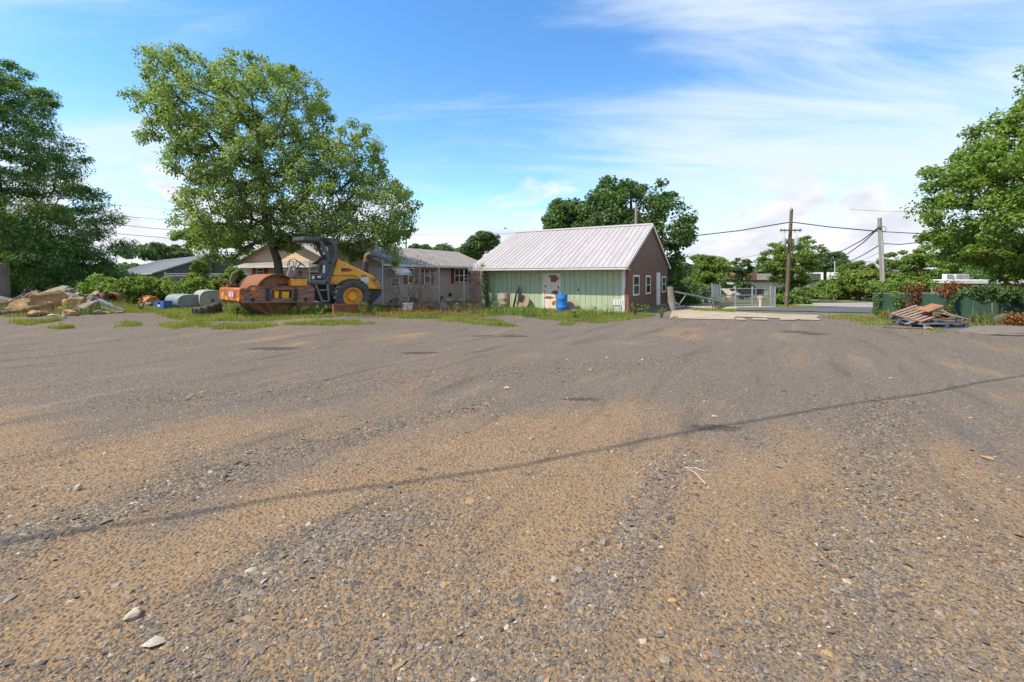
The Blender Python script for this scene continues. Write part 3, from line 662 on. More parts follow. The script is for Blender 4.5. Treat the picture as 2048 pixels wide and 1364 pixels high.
    # --- wheels
    def wheel(y, out):
        prof = []; wd, ro, ri = .29, .70, .35
        for (rr, h) in ((ri, -wd * .8), (ri + .06, -wd * .95), (ro - .16, -wd * 1.05), (ro - .05, -wd * .95), (ro - .015, -wd * .6), (ro, 0), (ro - .015, wd * .6), (ro - .05, wd * .95), (ro - .16, wd * 1.05), (ri + .06, wd * .95), (ri, wd * .8), (ri - .01, 0), (ri, -wd * .8)): prof.append((rr, h))
        m = MB().lathe(prof, ('y', (-.11, y, .64)), 40, cap=False)
        n = 20
        for k in range(n):                       # chevron blocks of the tread
            for sg in (-1, 1):
                th = 2 * math.pi * (k + (.5 if sg > 0 else 0)) / n
                rot = Matrix.Rotation(-th, 3, 'Y') @ Matrix.Rotation(sg * R(38), 3, 'X')
                p = Matrix.Rotation(-th, 3, 'Y') @ Vector((ro + .002, 0, 0))
                m.box((p.x - .11, y + sg * .135, p.z + .64), (.05, .29, .085), rot)
        w = m.build('wheel', rubber, r, smooth=True)
        q = out
        rim = MB().lathe([(.36, q * .22), (.37, q * .26), (.34, q * .27), (.32, q * .20), (.30, q * .10), (.22, q * .08), (.20, q * .14), (.16, q * .19), (.15, q * .2), (.0, q * .2)], ('y', (-.11, y, .64)), 32, cap=False); ro_ = rim.build('rim', yel, w, smooth=True)
        for k in range(8): b = MB(); th = k * math.pi / 4; b.lathe([(.017, q * .09), (.017, q * .125)], ('y', (-.11 + .26 * math.cos(th), y, .64 + .26 * math.sin(th))), 6); b.build('bolt', yel, ro_)
    wheel(.84, 1); wheel(-.84, -1)
    # --- hood and tail
    hood = MB().prism([(.42, 2.17), (-.99, 1.48), (-1.2, 1.22), (-1.34, .92), (-.78, .94), (-.42, 1.37), (-.25, 1.5), (.62, 1.5)], -.7, .7); ho_ = hood.build('hood', yel, r, bevel=.02)
    MB().prism([(.62, 1.498), (.71, 1.13), (-.35, 1.13), (-.42, 1.36), (-.25, 1.498)], -.64, .64).build('lower_panel', yel, r)
    vs = MB()
    for k in range(6): z = 1.36 - k * .075; x = -.84 - k * .055; vs.box((x - .12, .702, z), (.2, .012, .028), Matrix.Rotation(R(-4), 3, 'Y'))
    vs.build('vent_slots', blackm, ho_)
    MB().bx(-.04, .28, .702, .706, 1.66, 1.80).build('decal', M('decal_dark', (.05, .03, .03), r=.5), ho_)
    dr = MB(); dr.bx(-.12, .08, .7065, .709, 1.67, 1.77); dr.bx(.13, .25, .7065, .709, 1.71, 1.735); dr.build('decal', redp2, ho_)
    MB().bx(-.80, -.50, .702, .706, 1.2, 1.41).build('sticker', stick, ho_); MB().bx(-.70, -.5, .702, .706, 1.44, 1.53).build('sticker', M('grey_sticker', (.18, .22, .2)), ho_)
    for (x, z) in ((.15, 1.95), (-.3, 1.72), (.2, 1.6)): MB().lathe([(.016, .701), (.016, .712)], ('y', (x, 0, z)), 8).build('latch', blackm, ho_)
    MB().prism([(-.74, .93), (-1.37, .90), (-1.34, .69), (-.9, .24), (-.62, .3), (-.62, .93)], -.62, .62).build('counterweight', navy, r, bevel=.02)
    MB().prism([(-1.30, .93), (-1.40, .90), (-1.37, .8), (-1.30, .84)], -.62, .62).build('bumper', rustm, r)
    ex = MB().lathe([(.0, 1.3), (.125, 1.3), (.135, 1.34), (.135, 2.05), (.12, 2.09), (0, 2.09)], ('z', (-.78, .12, 0)), 18).build('exhaust', M('exhaust_black', (.035, .033, .032), r=.7, rust=.2), r, smooth=True)
    MB().tube([(-.78, .12, 2.08), (-.78, .12, 2.26), (-.8, .12, 2.35), (-.86, .12, 2.42), (-.97, .12, 2.44)], .065, 10).build('pipe', M('pipe_rust', (.33, .2, .14), (.24, .13, .09), sc_=9, r=.8), ex, smooth=True)
    # --- platform, console, seat, rails
    MB().prism([(.80, 1.13), (1.47, 1.13), (2.0, 1.40), (2.0, 1.56), (1.92, 1.58), (1.45, 1.27), (.80, 1.27)], -.86, .86).build('platform', cabgrey, r, bevel=.01)
    MB().bx(.92, 1.5, .60, .82, 1.272, 1.30).build('floor_mat', M('dusty_mat', (.3, .26, .2)), r)
    cn = MB().prism([(1.93, 1.44), (2.22, 1.44), (2.2, 1.62), (2.12, 1.86), (1.95, 1.86)], -.55, .86).build('console', M('console_grey', (.16, .175, .18), r=.5, dirt=.15), r, bevel=.01)
    MB().box((2.215, .5, 1.74), (.03, .22, .16), Matrix.Rotation(R(-18), 3, 'Y')).build('lamp_slot', blackm, cn); MB().bx(1.99, 2.06, .862, .866, 1.70, 1.8).build('sticker', stick, cn)
    MB().bx(1.0, 1.42, -.4, .80, 1.30, 1.52).build('seat_base', navy, r)
    MB().bx(1.28, 1.38, .803, .806, 1.36, 1.48).build('sticker', stick, r); MB().bx(1.05, 1.18, .803, .806, 1.4, 1.48).build('sticker', stick, r)
    se = MB().bx(1.0, 1.48, -.2, .35, 1.56, 1.66); se.prism([(1.0, 1.62), (1.1, 1.62), (.98, 2.1), (.88, 2.1)], -.2, .35); se.build('seat', M('faded_seat', (.22, .10, .06), (.05, .045, .045), sc_=4, r=.85), r, bevel=.03)
    sw = MB().tube([(1.9, .1, 1.75), (1.72, .1, 1.98)], .025, 8); n = 20; ring = [Vector((1.72, .1, 1.98)) + Matrix.Rotation(R(-38), 3, 'Y') @ Vector((.2 * math.cos(2 * math.pi * k / n), .2 * math.sin(2 * math.pi * k / n), 0)) for k in range(n + 1)]
    sw.tube(ring, .014, 6, cap=False); sw.tube([ring[0], ring[10]], .01, 6); sw.tube([ring[5], ring[15]], .01, 6); sw.build('steering_wheel', blackm, r)
    hr = MB(); hr.tube([(2.18, .83, 1.86), (2.14, .83, 2.1), (2.0, .83, 2.14), (1.93, .83, 2.1), (1.95, .83, 1.86)], .018, 6); hr.build('handrail', cabgrey, r); hr = MB(); hr.tube([(2.18, -.5, 1.86), (2.14, -.5, 2.1), (1.95, -.5, 2.1), (1.95, -.5, 1.86)], .018, 6); hr.build('handrail', cabgrey, r)
    MB().tube([(1.46, .86, 1.2), (1.46, .86, 2.05), (1.44, .8, 2.1)], .022, 6).build('grab_post', M('post_grey', (.3, .28, .25), r=.6), r)
    MB().prism([(.80, 1.27), (.96, 1.27), (1.0, 2.12), (.68, 2.12), (.66, 1.9)], .62, .80).build('side_console', cabgrey, r); MB().bx(.9, .98, .802, .806, 1.6, 1.9).build('warning_label', stick, r)
    MB().bx(.66, .76, -.8, .8, 1.95, 2.35).build('rear_screen', navy, r)
    # --- rollover canopy
    for sg in (1, -1):
        y0, y1 = sorted((sg * .74, sg * .86))
        po = MB().prism([(.90, 1.13), (.76, 1.13), (.41, 2.45), (.44, 2.68), (.54, 2.88), (.72, 2.985), (1.1, 2.99), (1.1, 2.86), (.76, 2.85), (.64, 2.77), (.58, 2.62), (.57, 2.45)], y0, y1)
        o = po.build('canopy_post', cabgrey, r, bevel=.008)
        MB().prism([(.64, 2.12), (.75, 2.03), (1.12, 2.86), (.99, 2.86)], y0 + .02, y1 - .02).build('strut', cabgrey, o)
    MB().prism([(.70, -.86), (1.68, -.86), (2.0, -.45), (2.0, .45), (1.68, .86), (.70, .86)], 2.86, 3.0, 'z').build('canopy', cabgrey, r, bevel=.015)
    MB().bx(.62, .74, -.74, .74, 2.80, 2.96).build('canopy_beam', cabgrey, r)
    # --- ladder
    m = MB(); m.prism([(1.29, 1.13), (1.21, 1.13), (.97, .46), (1.05, .46)], .94, .99); m.prism([(.86, 1.13), (.79, 1.13), (.74, .48), (.81, .48)], .94, .99)
    for z, x0, x1 in ((.92, .80, 1.18), (.49, .76, 1.02)): m.bx(x0, x1, .88, 1.0, z - .025, z + .025)
    m.build('ladder', M('ladder_grey', (.19, .185, .17), r=.7, dirt=.3), r)
    mb = MB().prism([(.6, 1.18), (.55, .85), (.45, .62), (.62, .6), (.78, .9), (.78, 1.13)], .55, .9); mb.build('mudguard', navy, r)
    return r
ROL = roller()
def rol_pt(x, y, z=0):
    s = 1.0669; c_, s_ = math.cos(-2.62609), math.sin(-2.62609); X = -7.525 + s * (c_ * x - s_ * y); Y = 19.90 + s * (s_ * x + c_ * y)
    return Vector((X, Y, float(gz(X, Y)) + z))
def steel_box():
    c_ = rol_pt(.075, 1.62); b = empty('steel_box', c_, -2.62609, 'open rusty steel box standing in front of the roller wheel', 'steel box')
    l, w, h = 1.36, .5, .42
    m = MB(); m.bx(-l / 2, l / 2, w / 2 - .02, w / 2, 0, h); m.bx(-l / 2, l / 2, -w / 2, -w / 2 + .02, 0, h); m.bx(-l / 2, -l / 2 + .02, -w / 2 + .02, w / 2 - .02, 0, h); m.bx(l / 2 - .02, l / 2, -w / 2 + .02, w / 2 - .02, 0, h); m.bx(-l / 2 + .02, l / 2 - .02, -w / 2 + .02, w / 2 - .02, .01, .03)
    m.build('box_shell', M('orange_rust', (.26, .10, .045), (.17, .065, .035), sc_=3, r=.9, bump=.4, bsc=20, rust=.3, stretch=(1, 1, .5)), b)
    rm = MB(); rm.bx(-l / 2 - .02, l / 2 + .02, w / 2 + .002, w / 2 + .03, h - .04, h + .01); rm.bx(-l / 2 - .02, l / 2 + .02, -w / 2 - .03, -w / 2 - .002, h - .04, h + .01); rm.build('rim_angle', rustm, b)
steel_box()

# ------------------------------------------------------------------ foliage
def leaf_mesh(name, cen, dirs, nrm, ln, wd, m, parent, fold=.25):
    """one two-triangle leaf for each row; dirs along the leaf, nrm its upper side"""
    cen, dirs, nrm = (np.asarray(a, float) for a in (cen, dirs, nrm)); n = len(cen)
    dirs = dirs / np.linalg.norm(dirs, axis=1, keepdims=True)
    side = np.cross(nrm, dirs); side /= np.linalg.norm(side, axis=1, keepdims=True) + 1e-9; up = np.cross(dirs, side)
    ln = np.broadcast_to(np.asarray(ln, float), (n,))[:, None]; wd = np.broadcast_to(np.asarray(wd, float), (n,))[:, None]
    V = np.stack([cen - dirs * ln * .5, cen + side * wd * .5 + up * wd * fold - dirs * ln * .05, cen + dirs * ln * .5, cen - side * wd * .5 + up * wd * fold - dirs * ln * .05], 1).reshape(-1, 3)
    b = np.arange(n)[:, None] * 4; Fc = np.concatenate([b + np.array([[0, 2, 1]]), b + np.array([[0, 3, 2]])], 1).reshape(-1, 3)
    return mesh_np(name, V, Fc, m, parent)
def inside(poly, x, y):
    r = np.zeros(len(x), bool); n = len(poly); j = n - 1
    for i in range(n):
        xi, yi = poly[i]; xj, yj = poly[j]
        c = ((yi > y) != (yj > y)) & (x < (xj - xi) * (y - yi) / ((yj - yi) or 1e-9) + xi); r ^= c; j = i
    return r
def edge_dist(poly, x, y):
    d = np.full(len(x), 1e9); n = len(poly)
    for i in range(n):
        a = np.array(poly[i], float); b = np.array(poly[(i + 1) % n], float); ab = b - a; t = np.clip(((x - a[0]) * ab[0] + (y - a[1]) * ab[1]) / (ab @ ab + 1e-9), 0, 1)
        d = np.minimum(d, np.hypot(x - a[0] - t * ab[0], y - a[1] - t * ab[1]))
    return d
def unit(v): return v / (np.linalg.norm(v, axis=-1, keepdims=True) + 1e-9)
bark = M('bark', (.095, .08, .062), (.06, .05, .04), sc_=5, r=.95, bump=.9, bsc=14, stretch=(1, 1, .25))
barkg = M('bark_grey', (.16, .14, .115), (.10, .088, .072), sc_=5, r=.95, bump=.9, bsc=14, stretch=(1, 1, .25))
GM = dict(
    maple=leaf_mat('maple_leaf', [(.070, .116, .038), (.09, .138, .044), (.056, .096, .034), (.118, .152, .05), (.08, .122, .048), (.112, .136, .052)], .46, gain=2.3),
    dark=leaf_mat('dark_leaf', [(.034, .066, .022), (.045, .082, .026), (.028, .056, .022), (.062, .10, .03)], .32, gain=2.3),
    feather=leaf_mat('feather_leaf', [(.038, .078, .026), (.05, .095, .030), (.032, .064, .024), (.072, .12, .034)], .4, gain=2.35),
    yellow=leaf_mat('yellow_green_leaf', [(.13, .175, .04), (.15, .19, .045), (.10, .15, .035)], .4),
    bright=leaf_mat('bright_leaf', [(.085, .145, .03), (.11, .17, .032), (.065, .115, .026), (.14, .195, .038)], .42, .45, gain=1.7),
    shrub=leaf_mat('shrub_leaf', [(.085, .135, .032), (.105, .16, .036), (.06, .10, .026), (.135, .175, .042)], .4, gain=1.7),
    far=leaf_mat('far_leaf', [(.055, .095, .035), (.07, .115, .038), (.045, .08, .033), (.09, .135, .042)], .3),
    red=leaf_mat('red_leaf', [(.26, .05, .025), (.34, .09, .03), (.20, .04, .025), (.36, .15, .04), (.15, .14, .04), (.11, .15, .04)], .35, gain=1.0),
    rust=leaf_mat('rust_leaf', [(.33, .13, .04), (.42, .19, .05), (.22, .09, .04), (.18, .15, .04)], .35, gain=1.0),
    dead=leaf_mat('dry_leaf', [(.36, .25, .16), (.27, .16, .10), (.45, .33, .23), (.24, .12, .075)], .2, gain=1.0),
    grass=leaf_mat('grass_blade', [(.125, .175, .035), (.155, .20, .04), (.095, .14, .03), (.19, .20, .055), (.23, .18, .085)], .42, .3))
def tree(name, label, cat, poly, Y, depth, trunk, n_cl, n_lf, lf, mat, cr, group=None, flat=.6, droop=.2, bk=None, long=.65, tip=.012, part=('crown', 'trunk'), base_py=None, hole=0, inner=.9, twigs=True, z0=None, sunlit_patch=None, edge=.3):
    """poly: crown outline seen in the photograph (pixels), laid at distance Y and given its own depth;
    trunk: list of (px, py, y offset, radius) from the base up, first entry stands on the ground"""
    rng_ = np.random.default_rng(abs(hash(label)) % 1000 if False else sum(map(ord, label)) + n_cl)
    w = lambda p, dy=0: np.array(P(p[0], p[1], Y + dy))
    base = w(trunk[0], trunk[0][2]); base[2] = float(gz(base[0], base[1])) if z0 is None else z0
    root = empty(name, base, 0, label, cat, group)
    pol = [(((px - 1024) / F * Y), HC - (py - HY) / F * Y) for px, py in poly]
    xs = [p[0] for p in pol]; zs = [p[1] for p in pol]
    X, Z, D = [], [], []; n = 0
    while n < n_cl * 3:
        x = rng_.uniform(min(xs), max(xs), 4000); z = rng_.uniform(min(zs), max(zs), 4000); k = inside(pol, x, z); x, z = x[k], z[k]; d = edge_dist(pol, x, z)
        k = d > cr * edge; X.append(x[k]); Z.append(z[k]); D.append(d[k]); n += k.sum()
    X, Z, D = (np.concatenate(a) for a in (X, Z, D)); Dm = max(D.max(), 1e-3)
    T = depth * np.sqrt(1 - (1 - np.clip(D / min(Dm, depth * 1.2), 0, 1)) ** 2); u = rng_.uniform(-1, 1, len(X)); u = np.sign(u) * np.abs(u) ** inner
    cl = np.stack([X, Y + u * T, Z], 1)
    # thin out so that clumps keep apart
    keep = []; md = cr * .62; KP = np.zeros((n_cl + 1, 3))
    for i in range(len(cl)):
        if len(keep) >= n_cl: break
        if not keep or np.min(((KP[:len(keep)] - cl[i]) ** 2).sum(1)) > md * md or i > len(cl) * .75: KP[len(keep)] = cl[i]; keep.append(i)
    cl = cl[keep]; D = D[keep]
    if hole: k = vnoise(cl[:, 0] / (cr * 2.2), cl[:, 2] / (cr * 2.2), 9) > hole; cl = cl[k]; D = D[k]
    nc = len(cl)
    # limbs: every clump joins the nearest limb point that lies nearer to the trunk
    tp = [base] + [w(t, t[2]) for t in trunk[1:]]; nodes = []; par = []; fixed = []
    for i in range(len(tp) - 1):
        m = max(2, int(np.linalg.norm(tp[i + 1] - tp[i]) / .6))
        for k in range(m + (i == len(tp) - 2)): nodes.append(tp[i] + (tp[i + 1] - tp[i]) * k / m); par.append(len(nodes) - 2); fixed.append(trunk[i][3] + (trunk[i + 1][3] - trunk[i][3]) * k / m)
    nt = len(nodes); first = nt // 3; tn = np.array(nodes)
    order = np.argsort([np.min(np.linalg.norm(tn[first:] - c, axis=1)) for c in cl]); tips = []
    for i in order:
        c = cl[i]; A = np.array(nodes); dd = np.linalg.norm(A - c, axis=1) + np.maximum(0, A[:, 2] - c[2]) * .9; dd[:first] += 3
        j = int(np.argmin(dd)); p = nodes[j]; L = np.linalg.norm(c - p); m = max(1, int(L / .8)); last = j
        for k in range(1, m + 1):
            t = k / m; q = p + (c - p) * t + np.array([0, 0, .12 * L * math.sin(math.pi * t)]) + (rng_.normal(0, .05 * min(L, 1.5), 3) if k < m else 0)
            nodes.append(q); par.append(last); fixed.append(0); last = len(nodes) - 1
        tips.append(last)
    if twigs:
        cnt = np.zeros(len(nodes))
        for t in tips:
            while t >= 0: cnt[t] += 1; t = par[t]
        V = []; Fc = []; ns = 5
        for i in range(1, len(nodes)):
            a, b = nodes[par[i]], nodes[i]
            ra, rb = ((fixed[par[i]], fixed[i]) if i < nt else (tip * max(cnt[par[i]], 1) ** .52, tip * max(cnt[i], 1) ** .52))
            if i >= nt: ra = min(ra, rb * 1.6 + .005)
            if i >= nt and par[i] < nt: ra = min(ra, max(fixed[par[i]], .01))
            d = unit(b - a); o1 = unit(np.cross(d, [0.31, .9, .2])); o2 = np.cross(d, o1); s = ns if i >= nt else 9; q = len(V)
            for (c, r_) in ((a, ra), (b, rb)):
                for k in range(s): an = 2 * math.pi * k / s; V.append(c + (o1 * math.cos(an) + o2 * math.sin(an)) * r_ - base)
            for k in range(s): k2 = (k + 1) % s; Fc.append((q + k, q + k2, q + s + k2, q + s + k))
        mesh_np(part[1], np.array(V), np.array(Fc), bk or bark, root, smooth=True)
    # leaves
    per = rng_.multinomial(n_lf, np.full(nc, 1 / nc)); idx = np.repeat(np.arange(nc), per); n = len(idx)
    sz = cr * (.6 + .55 * rng_.random(nc)) * np.clip(.35 + D / (cr * 1.4), .45, 1.0)
    off = unit(rng_.normal(0, 1, (n, 3))) * (rng_.random(n) ** .5)[:, None] * sz[idx][:, None]; off[:, 2] *= flat
    cen = cl[idx] + off
    dirs = unit(unit(off) * .7 + rng_.normal(0, .6, (n, 3))); dirs[:, 2] -= droop
    nrm = unit(np.array([0, 0, 1.0]) * .9 + unit(off) * .35 + rng_.normal(0, .55, (n, 3)))
    s = lf * rng_.uniform(.65, 1.25, n)
    if sunlit_patch:
        k = sunlit_patch(cen); 
        if k.any(): leaf_mesh(part[0], cen[k] - base, dirs[k], nrm[k], s[k], s[k] * long, GM['yellow'], root); cen, dirs, nrm, s = cen[~k], dirs[~k], nrm[~k], s[~k]
    leaf_mesh(part[0], cen - base, dirs, nrm, s, s * long, GM[mat], root)
    return root
tree('maple_tree', 'large airy maple tree rising behind the road roller', 'tree',
     [(262, 178), (300, 186), (322, 168), (318, 120), (365, 92), (408, 108), (438, 132), (470, 152), (486, 112), (520, 118), (560, 116), (585, 140), (640, 150), (640, 190), (662, 222), (650, 262), (700, 262), (736, 242), (752, 268), (765, 320), (782, 348), (806, 368), (834, 398), (832, 440), (812, 475), (806, 530), (772, 536), (722, 515), (680, 528), (640, 492), (605, 486), (590, 510), (552, 502), (528, 488), (488, 508), (472, 530), (425, 524), (372, 458), (385, 420), (365, 402), (388, 378), (362, 352), (372, 312), (345, 292), (318, 302), (290, 292), (300, 272), (330, 268), (285, 240), (290, 215)], 23.5, 3.6,
     [(562, 612, 0, .25), (560, 560, 0, .23), (555, 520, 0, .2), (538, 475, .1, .17), (529, 430, 0, .15), (525, 380, -.4, .13), (522, 320, 0, .10), (515, 260, 0, .06)], 1000, 98000, .14, 'maple', .58, flat=.85, droop=.55, hole=.10, edge=.25, bk=bark)
tree('dark_tree', 'tall dark feathery tree filling the left edge above the rubble', 'tree',
     [(-190, 40), (-60, 90), (0, 108), (40, 130), (48, 172), (78, 178), (66, 214), (96, 240), (128, 252), (118, 285), (148, 300), (130, 318), (152, 362), (184, 376), (170, 398), (218, 428), (196, 452), (206, 470), (228, 505), (250, 545), (236, 590), (150, 606), (0, 606), (-190, 600)], 30, 5.2,
     [(20, 604, 1, .32), (15, 520, 1, .28), (0, 400, 0, .22), (-20, 250, 0, .12), (-30, 160, 0, .06)], 520, 135000, .26, 'feather', 1.1, flat=.6, droop=.35, long=.3, sunlit_patch=lambda c: (np.abs(c[:, 0] + 29.0) < 1.4) & (np.abs(c[:, 2] - 6.4) < 1.5) & (c[:, 1] < 30) & (vnoise(c[:, 0] * 1.6, c[:, 2] * 1.6, 4) > .5))  # yellow leaves put a sunlit patch of the crown into the colour
tree('broad_tree', 'sunlit broad leaved tree overhanging the green fence at the right edge', 'tree',
     [(2250, -38), (2120, 102), (2096, 134), (2108, 172), (2066, 187), (2031, 194), (2001, 222), (1988, 240), (1998, 267), (1961, 274), (1952, 302), (1918, 314), (1880, 336), (1906, 360), (1928, 370), (1891, 384), (1888, 418), (1908, 436), (1884, 460), (1886, 482), (1924, 496), (1906, 508), (1941, 524), (1986, 536), (2016, 553), (2061, 568), (2106, 588), (2250, 608)], 18.5, 3.6,
     [(2110, 640, .5, .26), (2100, 560, .5, .24), (2090, 420, 0, .18), (2080, 280, 0, .11), (2075, 160, 0, .05)], 380, 85000, .16, 'bright', .75, flat=.7, droop=.35, hole=.06)
tree('maple_tree', 'dense dark green maple tree behind the shed, right of its small companion', 'tree',
     [(1140, 470), (1150, 420), (1165, 400), (1178, 380), (1196, 370), (1198, 355), (1214, 352), (1232, 366), (1260, 362), (1278, 350), (1292, 365), (1306, 354), (1320, 376), (1334, 372), (1352, 380), (1352, 395), (1366, 408), (1374, 440), (1388, 464), (1386, 496), (1372, 520), (1380, 545), (1372, 575), (1342, 575), (1300, 560), (1150, 530)], 42, 4.5,
     [(1268, 600, 0, .35), (1266, 520, 0, .3), (1262, 450, 0, .2), (1262, 390, 0, .09)], 240, 32000, .28, 'dark', 1.0, flat=.8, droop=.25, long=.8)
tree('maple_tree', 'smaller dark maple peeking over the shed roof left of the larger one', 'tree',
     [(1085, 470), (1088, 430), (1092, 410), (1104, 405), (1110, 388), (1120, 400), (1126, 386), (1138, 398), (1150, 394), (1162, 420), (1165, 470), (1120, 500)], 44, 2.6,
     [(1126, 600, 0, .2), (1126, 500, 0, .16), (1126, 430, 0, .08)], 50, 7000, .30, 'dark', 1.0, flat=.9, droop=.2, long=.8)
# trees beyond the houses and the road
BG = [
 ('round tree above the right end of the taupe house roof', [(902, 525), (915, 490), (935, 482), (950, 466), (975, 462), (998, 470), (996, 492), (975, 505), (955, 522)], 62, 3.5, 960, 45, 6500, .42, 'far', 1.5),
 ('low tree line top showing over the taupe house ridge', [(816, 510), (822, 490), (840, 484), (862, 490), (885, 484), (900, 488), (910, 500), (905, 515)], 72, 3, 860, 30, 3500, .42, 'far', 1.4),
 ('round topped tree above the grey metal roof', [(275, 522), (285, 495), (305, 485), (335, 484), (360, 492), (372, 510), (365, 525)], 70, 4, 322, 40, 5000, .45, 'far', 1.7),
 ('dark loose tree tucked between the grey roof and the big maple', [(360, 495), (375, 472), (400, 448), (430, 440), (465, 450), (480, 485), (465, 500), (420, 498), (385, 502)], 44, 3, 425, 40, 6000, .32, 'maple', 1.1),
 ('leafy tree right of the dark maple beside the shed', [(1372, 560), (1385, 520), (1398, 505), (1412, 512), (1430, 508), (1448, 522), (1448, 560), (1440, 592), (1400, 598), (1372, 590)], 52, 3, 1412, 55, 7500, .36, 'shrub', 1.2),
 ('scrubby tree with bare top shoots beyond the gates', [(1450, 560), (1460, 525), (1478, 512), (1492, 520), (1498, 530), (1499, 555), (1496, 596), (1480, 600), (1462, 580)], 62, 2.5, 1484, 50, 4500, .34, 'far', .75),
 ('wide layered tree behind the transformer pole', [(1524, 545), (1530, 510), (1545, 490), (1560, 480), (1585, 478), (1602, 472), (1622, 480), (1632, 500), (1620, 518), (1612, 545), (1600, 560), (1606, 598), (1560, 604), (1562, 572), (1550, 545)], 54, 4, 1585, 120, 12000, .32, 'shrub', .85),
 ('flat topped tree right of the transformer pole', [(1618, 535), (1630, 512), (1648, 500), (1662, 506), (1680, 522), (1678, 535), (1650, 540), (1622, 540)], 75, 4, 1650, 40, 4500, .45, 'far', 1.4),
 ('rounded vine covered tree left of the leaning pole', [(1692, 560), (1698, 530), (1715, 520), (1735, 528), (1742, 550), (1744, 580), (1700, 585)], 58, 3, 1718, 40, 5500, .34, 'shrub', 1.1),
 ('pale green tree right of the leaning pole', [(1772, 570), (1775, 530), (1790, 505), (1806, 494), (1815, 505), (1830, 520), (1840, 570), (1800, 590)], 55, 3, 1802, 45, 6000, .36, 'shrub', 1.1),
 ('larger spreading tree behind the brick building roof', [(1822, 570), (1826, 520), (1850, 500), (1890, 480), (1930, 470), (1970, 500), (1985, 560), (1900, 575)], 52, 4, 1900, 70, 9000, .36, 'bright', 1.3),
 ('dark tree partly hidden at the far right behind the broad tree', [(1960, 560), (1970, 470), (2000, 430), (2060, 420), (2140, 430), (2160, 580), (2000, 590)], 40, 4, 2060, 60, 8000, .32, 'dark', 1.3),
]
for (lab, poly, Y, dp, tx, nc, nl, lf, mt, cr) in BG:
    py = max(p[1] for p in poly); top = min(p[1] for p in poly); r0 = .12 + Y * .002
    tree('background_tree', lab, 'tree', poly, Y, dp, [(tx, 600, 0, r0), (tx, py - (py - top) * .3, 0, r0 * .8), (tx, top + (py - top) * .25, 0, r0 * .35)], int(nc * 1.4), int(nl * 1.8), lf * .76, mt, cr * .85, 'trees beyond the houses and the road', flat=.55, droop=.2, hole=.1)
SHR = [
 ('bright sumac like shrub behind the grey tanks', [(330, 590), (335, 566), (360, 556), (390, 552), (420, 552), (440, 560), (450, 575), (452, 600), (400, 606), (335, 600)], 25.5, 1.6, 400, 60, 7000, .17, 'shrub', .5),
 ('leafy green shrub between rubble and rusty barrel', [(255, 600), (250, 562), (275, 550), (300, 550), (335, 560), (345, 585), (330, 606), (270, 608)], 25, 1.5, 300, 55, 6000, .17, 'shrub', .5),
 ('light green feathery sapling in front of the dark tree', [(170, 560), (178, 548), (205, 545), (232, 552), (245, 575), (235, 605), (190, 605), (178, 590)], 26, 1.0, 205, 30, 3200, .2, 'bright', .45),
 ('low dark undergrowth under the left tree behind the stump', [(-60, 606), (-60, 560), (20, 565), (60, 575), (110, 570), (150, 585), (155, 605), (60, 608)], 28.5, 1.5, 50, 50, 6000, .2, 'dark', .6),
 ('undergrowth with long leaves behind the slab rock', [(120, 605), (130, 575), (160, 570), (200, 585), (240, 590), (262, 605)], 27.5, 1.2, 190, 35, 4000, .2, 'feather', .5),
 ('tall weedy shrub against the grey building gable', [(382, 550), (388, 528), (398, 514), (407, 528), (412, 550), (408, 575), (386, 575)], 26.5, .6, 397, 22, 1900, .16, 'yellow', .4),
 ('small tree sprout at the house corner left of the roller', [(440, 560), (452, 535), (470, 525), (482, 545), (480, 585), (450, 590)], 27.5, .9, 464, 24, 2600, .17, 'shrub', .45),
 ('dark rounded evergreen bush beside the shed and barrier arm', [(1340, 606), (1345, 580), (1358, 562), (1380, 556), (1398, 568), (1404, 588), (1398, 606), (1370, 612)], 30.5, 1.4, 1372, 50, 7500, .13, 'dark', .5),
 ('big tangled bush mass across the far lot', [(1600, 612), (1605, 592), (1632, 583), (1650, 566), (1676, 556), (1690, 547), (1722, 552), (1748, 562), (1752, 602), (1680, 600), (1620, 606)], 62, 4, 1680, 90, 9500, .38, 'shrub', 1.2),
 ('yellowish bush just left of the leaning pole', [(1705, 565), (1712, 540), (1735, 536), (1744, 556), (1738, 585), (1710, 585)], 56, 2, 1728, 26, 2800, .34, 'yellow', .9),
 ('dark dense understory behind the tall feathery tree', [(-80, 604), (-80, 440), (40, 450), (130, 490), (200, 515), (240, 548), (236, 604)], 35, 2.0, 90, 80, 12000, .34, 'dark', 1.0),
 ('ragged green bush under the transformer pole', [(1545, 610), (1552, 590), (1575, 583), (1600, 590), (1612, 605), (1600, 612)], 46, 1.5, 1580, 26, 3200, .28, 'shrub', .7),
 ('vine draped shrub behind the green fence', [(1745, 590), (1752, 566), (1790, 555), (1822, 552), (1842, 566), (1870, 577), (1860, 588), (1790, 592)], 27, 1.2, 1800, 55, 5500, .18, 'bright', .5),
 ('dark ivy mound over the fence below the broad tree', [(1922, 590), (1928, 578), (1945, 568), (1985, 566), (2020, 570), (2100, 580), (2110, 625), (2060, 622), (2030, 604), (2000, 612), (1985, 600), (1965, 618), (1950, 598), (1935, 606)], 17.2, .25, 2000, 90, 6500, .10, 'dark', .26),
]
for (lab, poly, Y, dp, tx, nc, nl, lf, mt, cr) in SHR:
    py = max(p[1] for p in poly); top = min(p[1] for p in poly)
    tree('shrub', lab, 'shrub', poly, Y, dp, [(tx, py + 4, 0, .05), (tx, (py + top) / 2, 0, .03), (tx, top + (py - top) * .3, 0, .02)], nc, nl, lf, mt, cr, 'shrubs round the lot', flat=.7, droop=.25, tip=.006, part=('foliage', 'stem'), hole=.08)
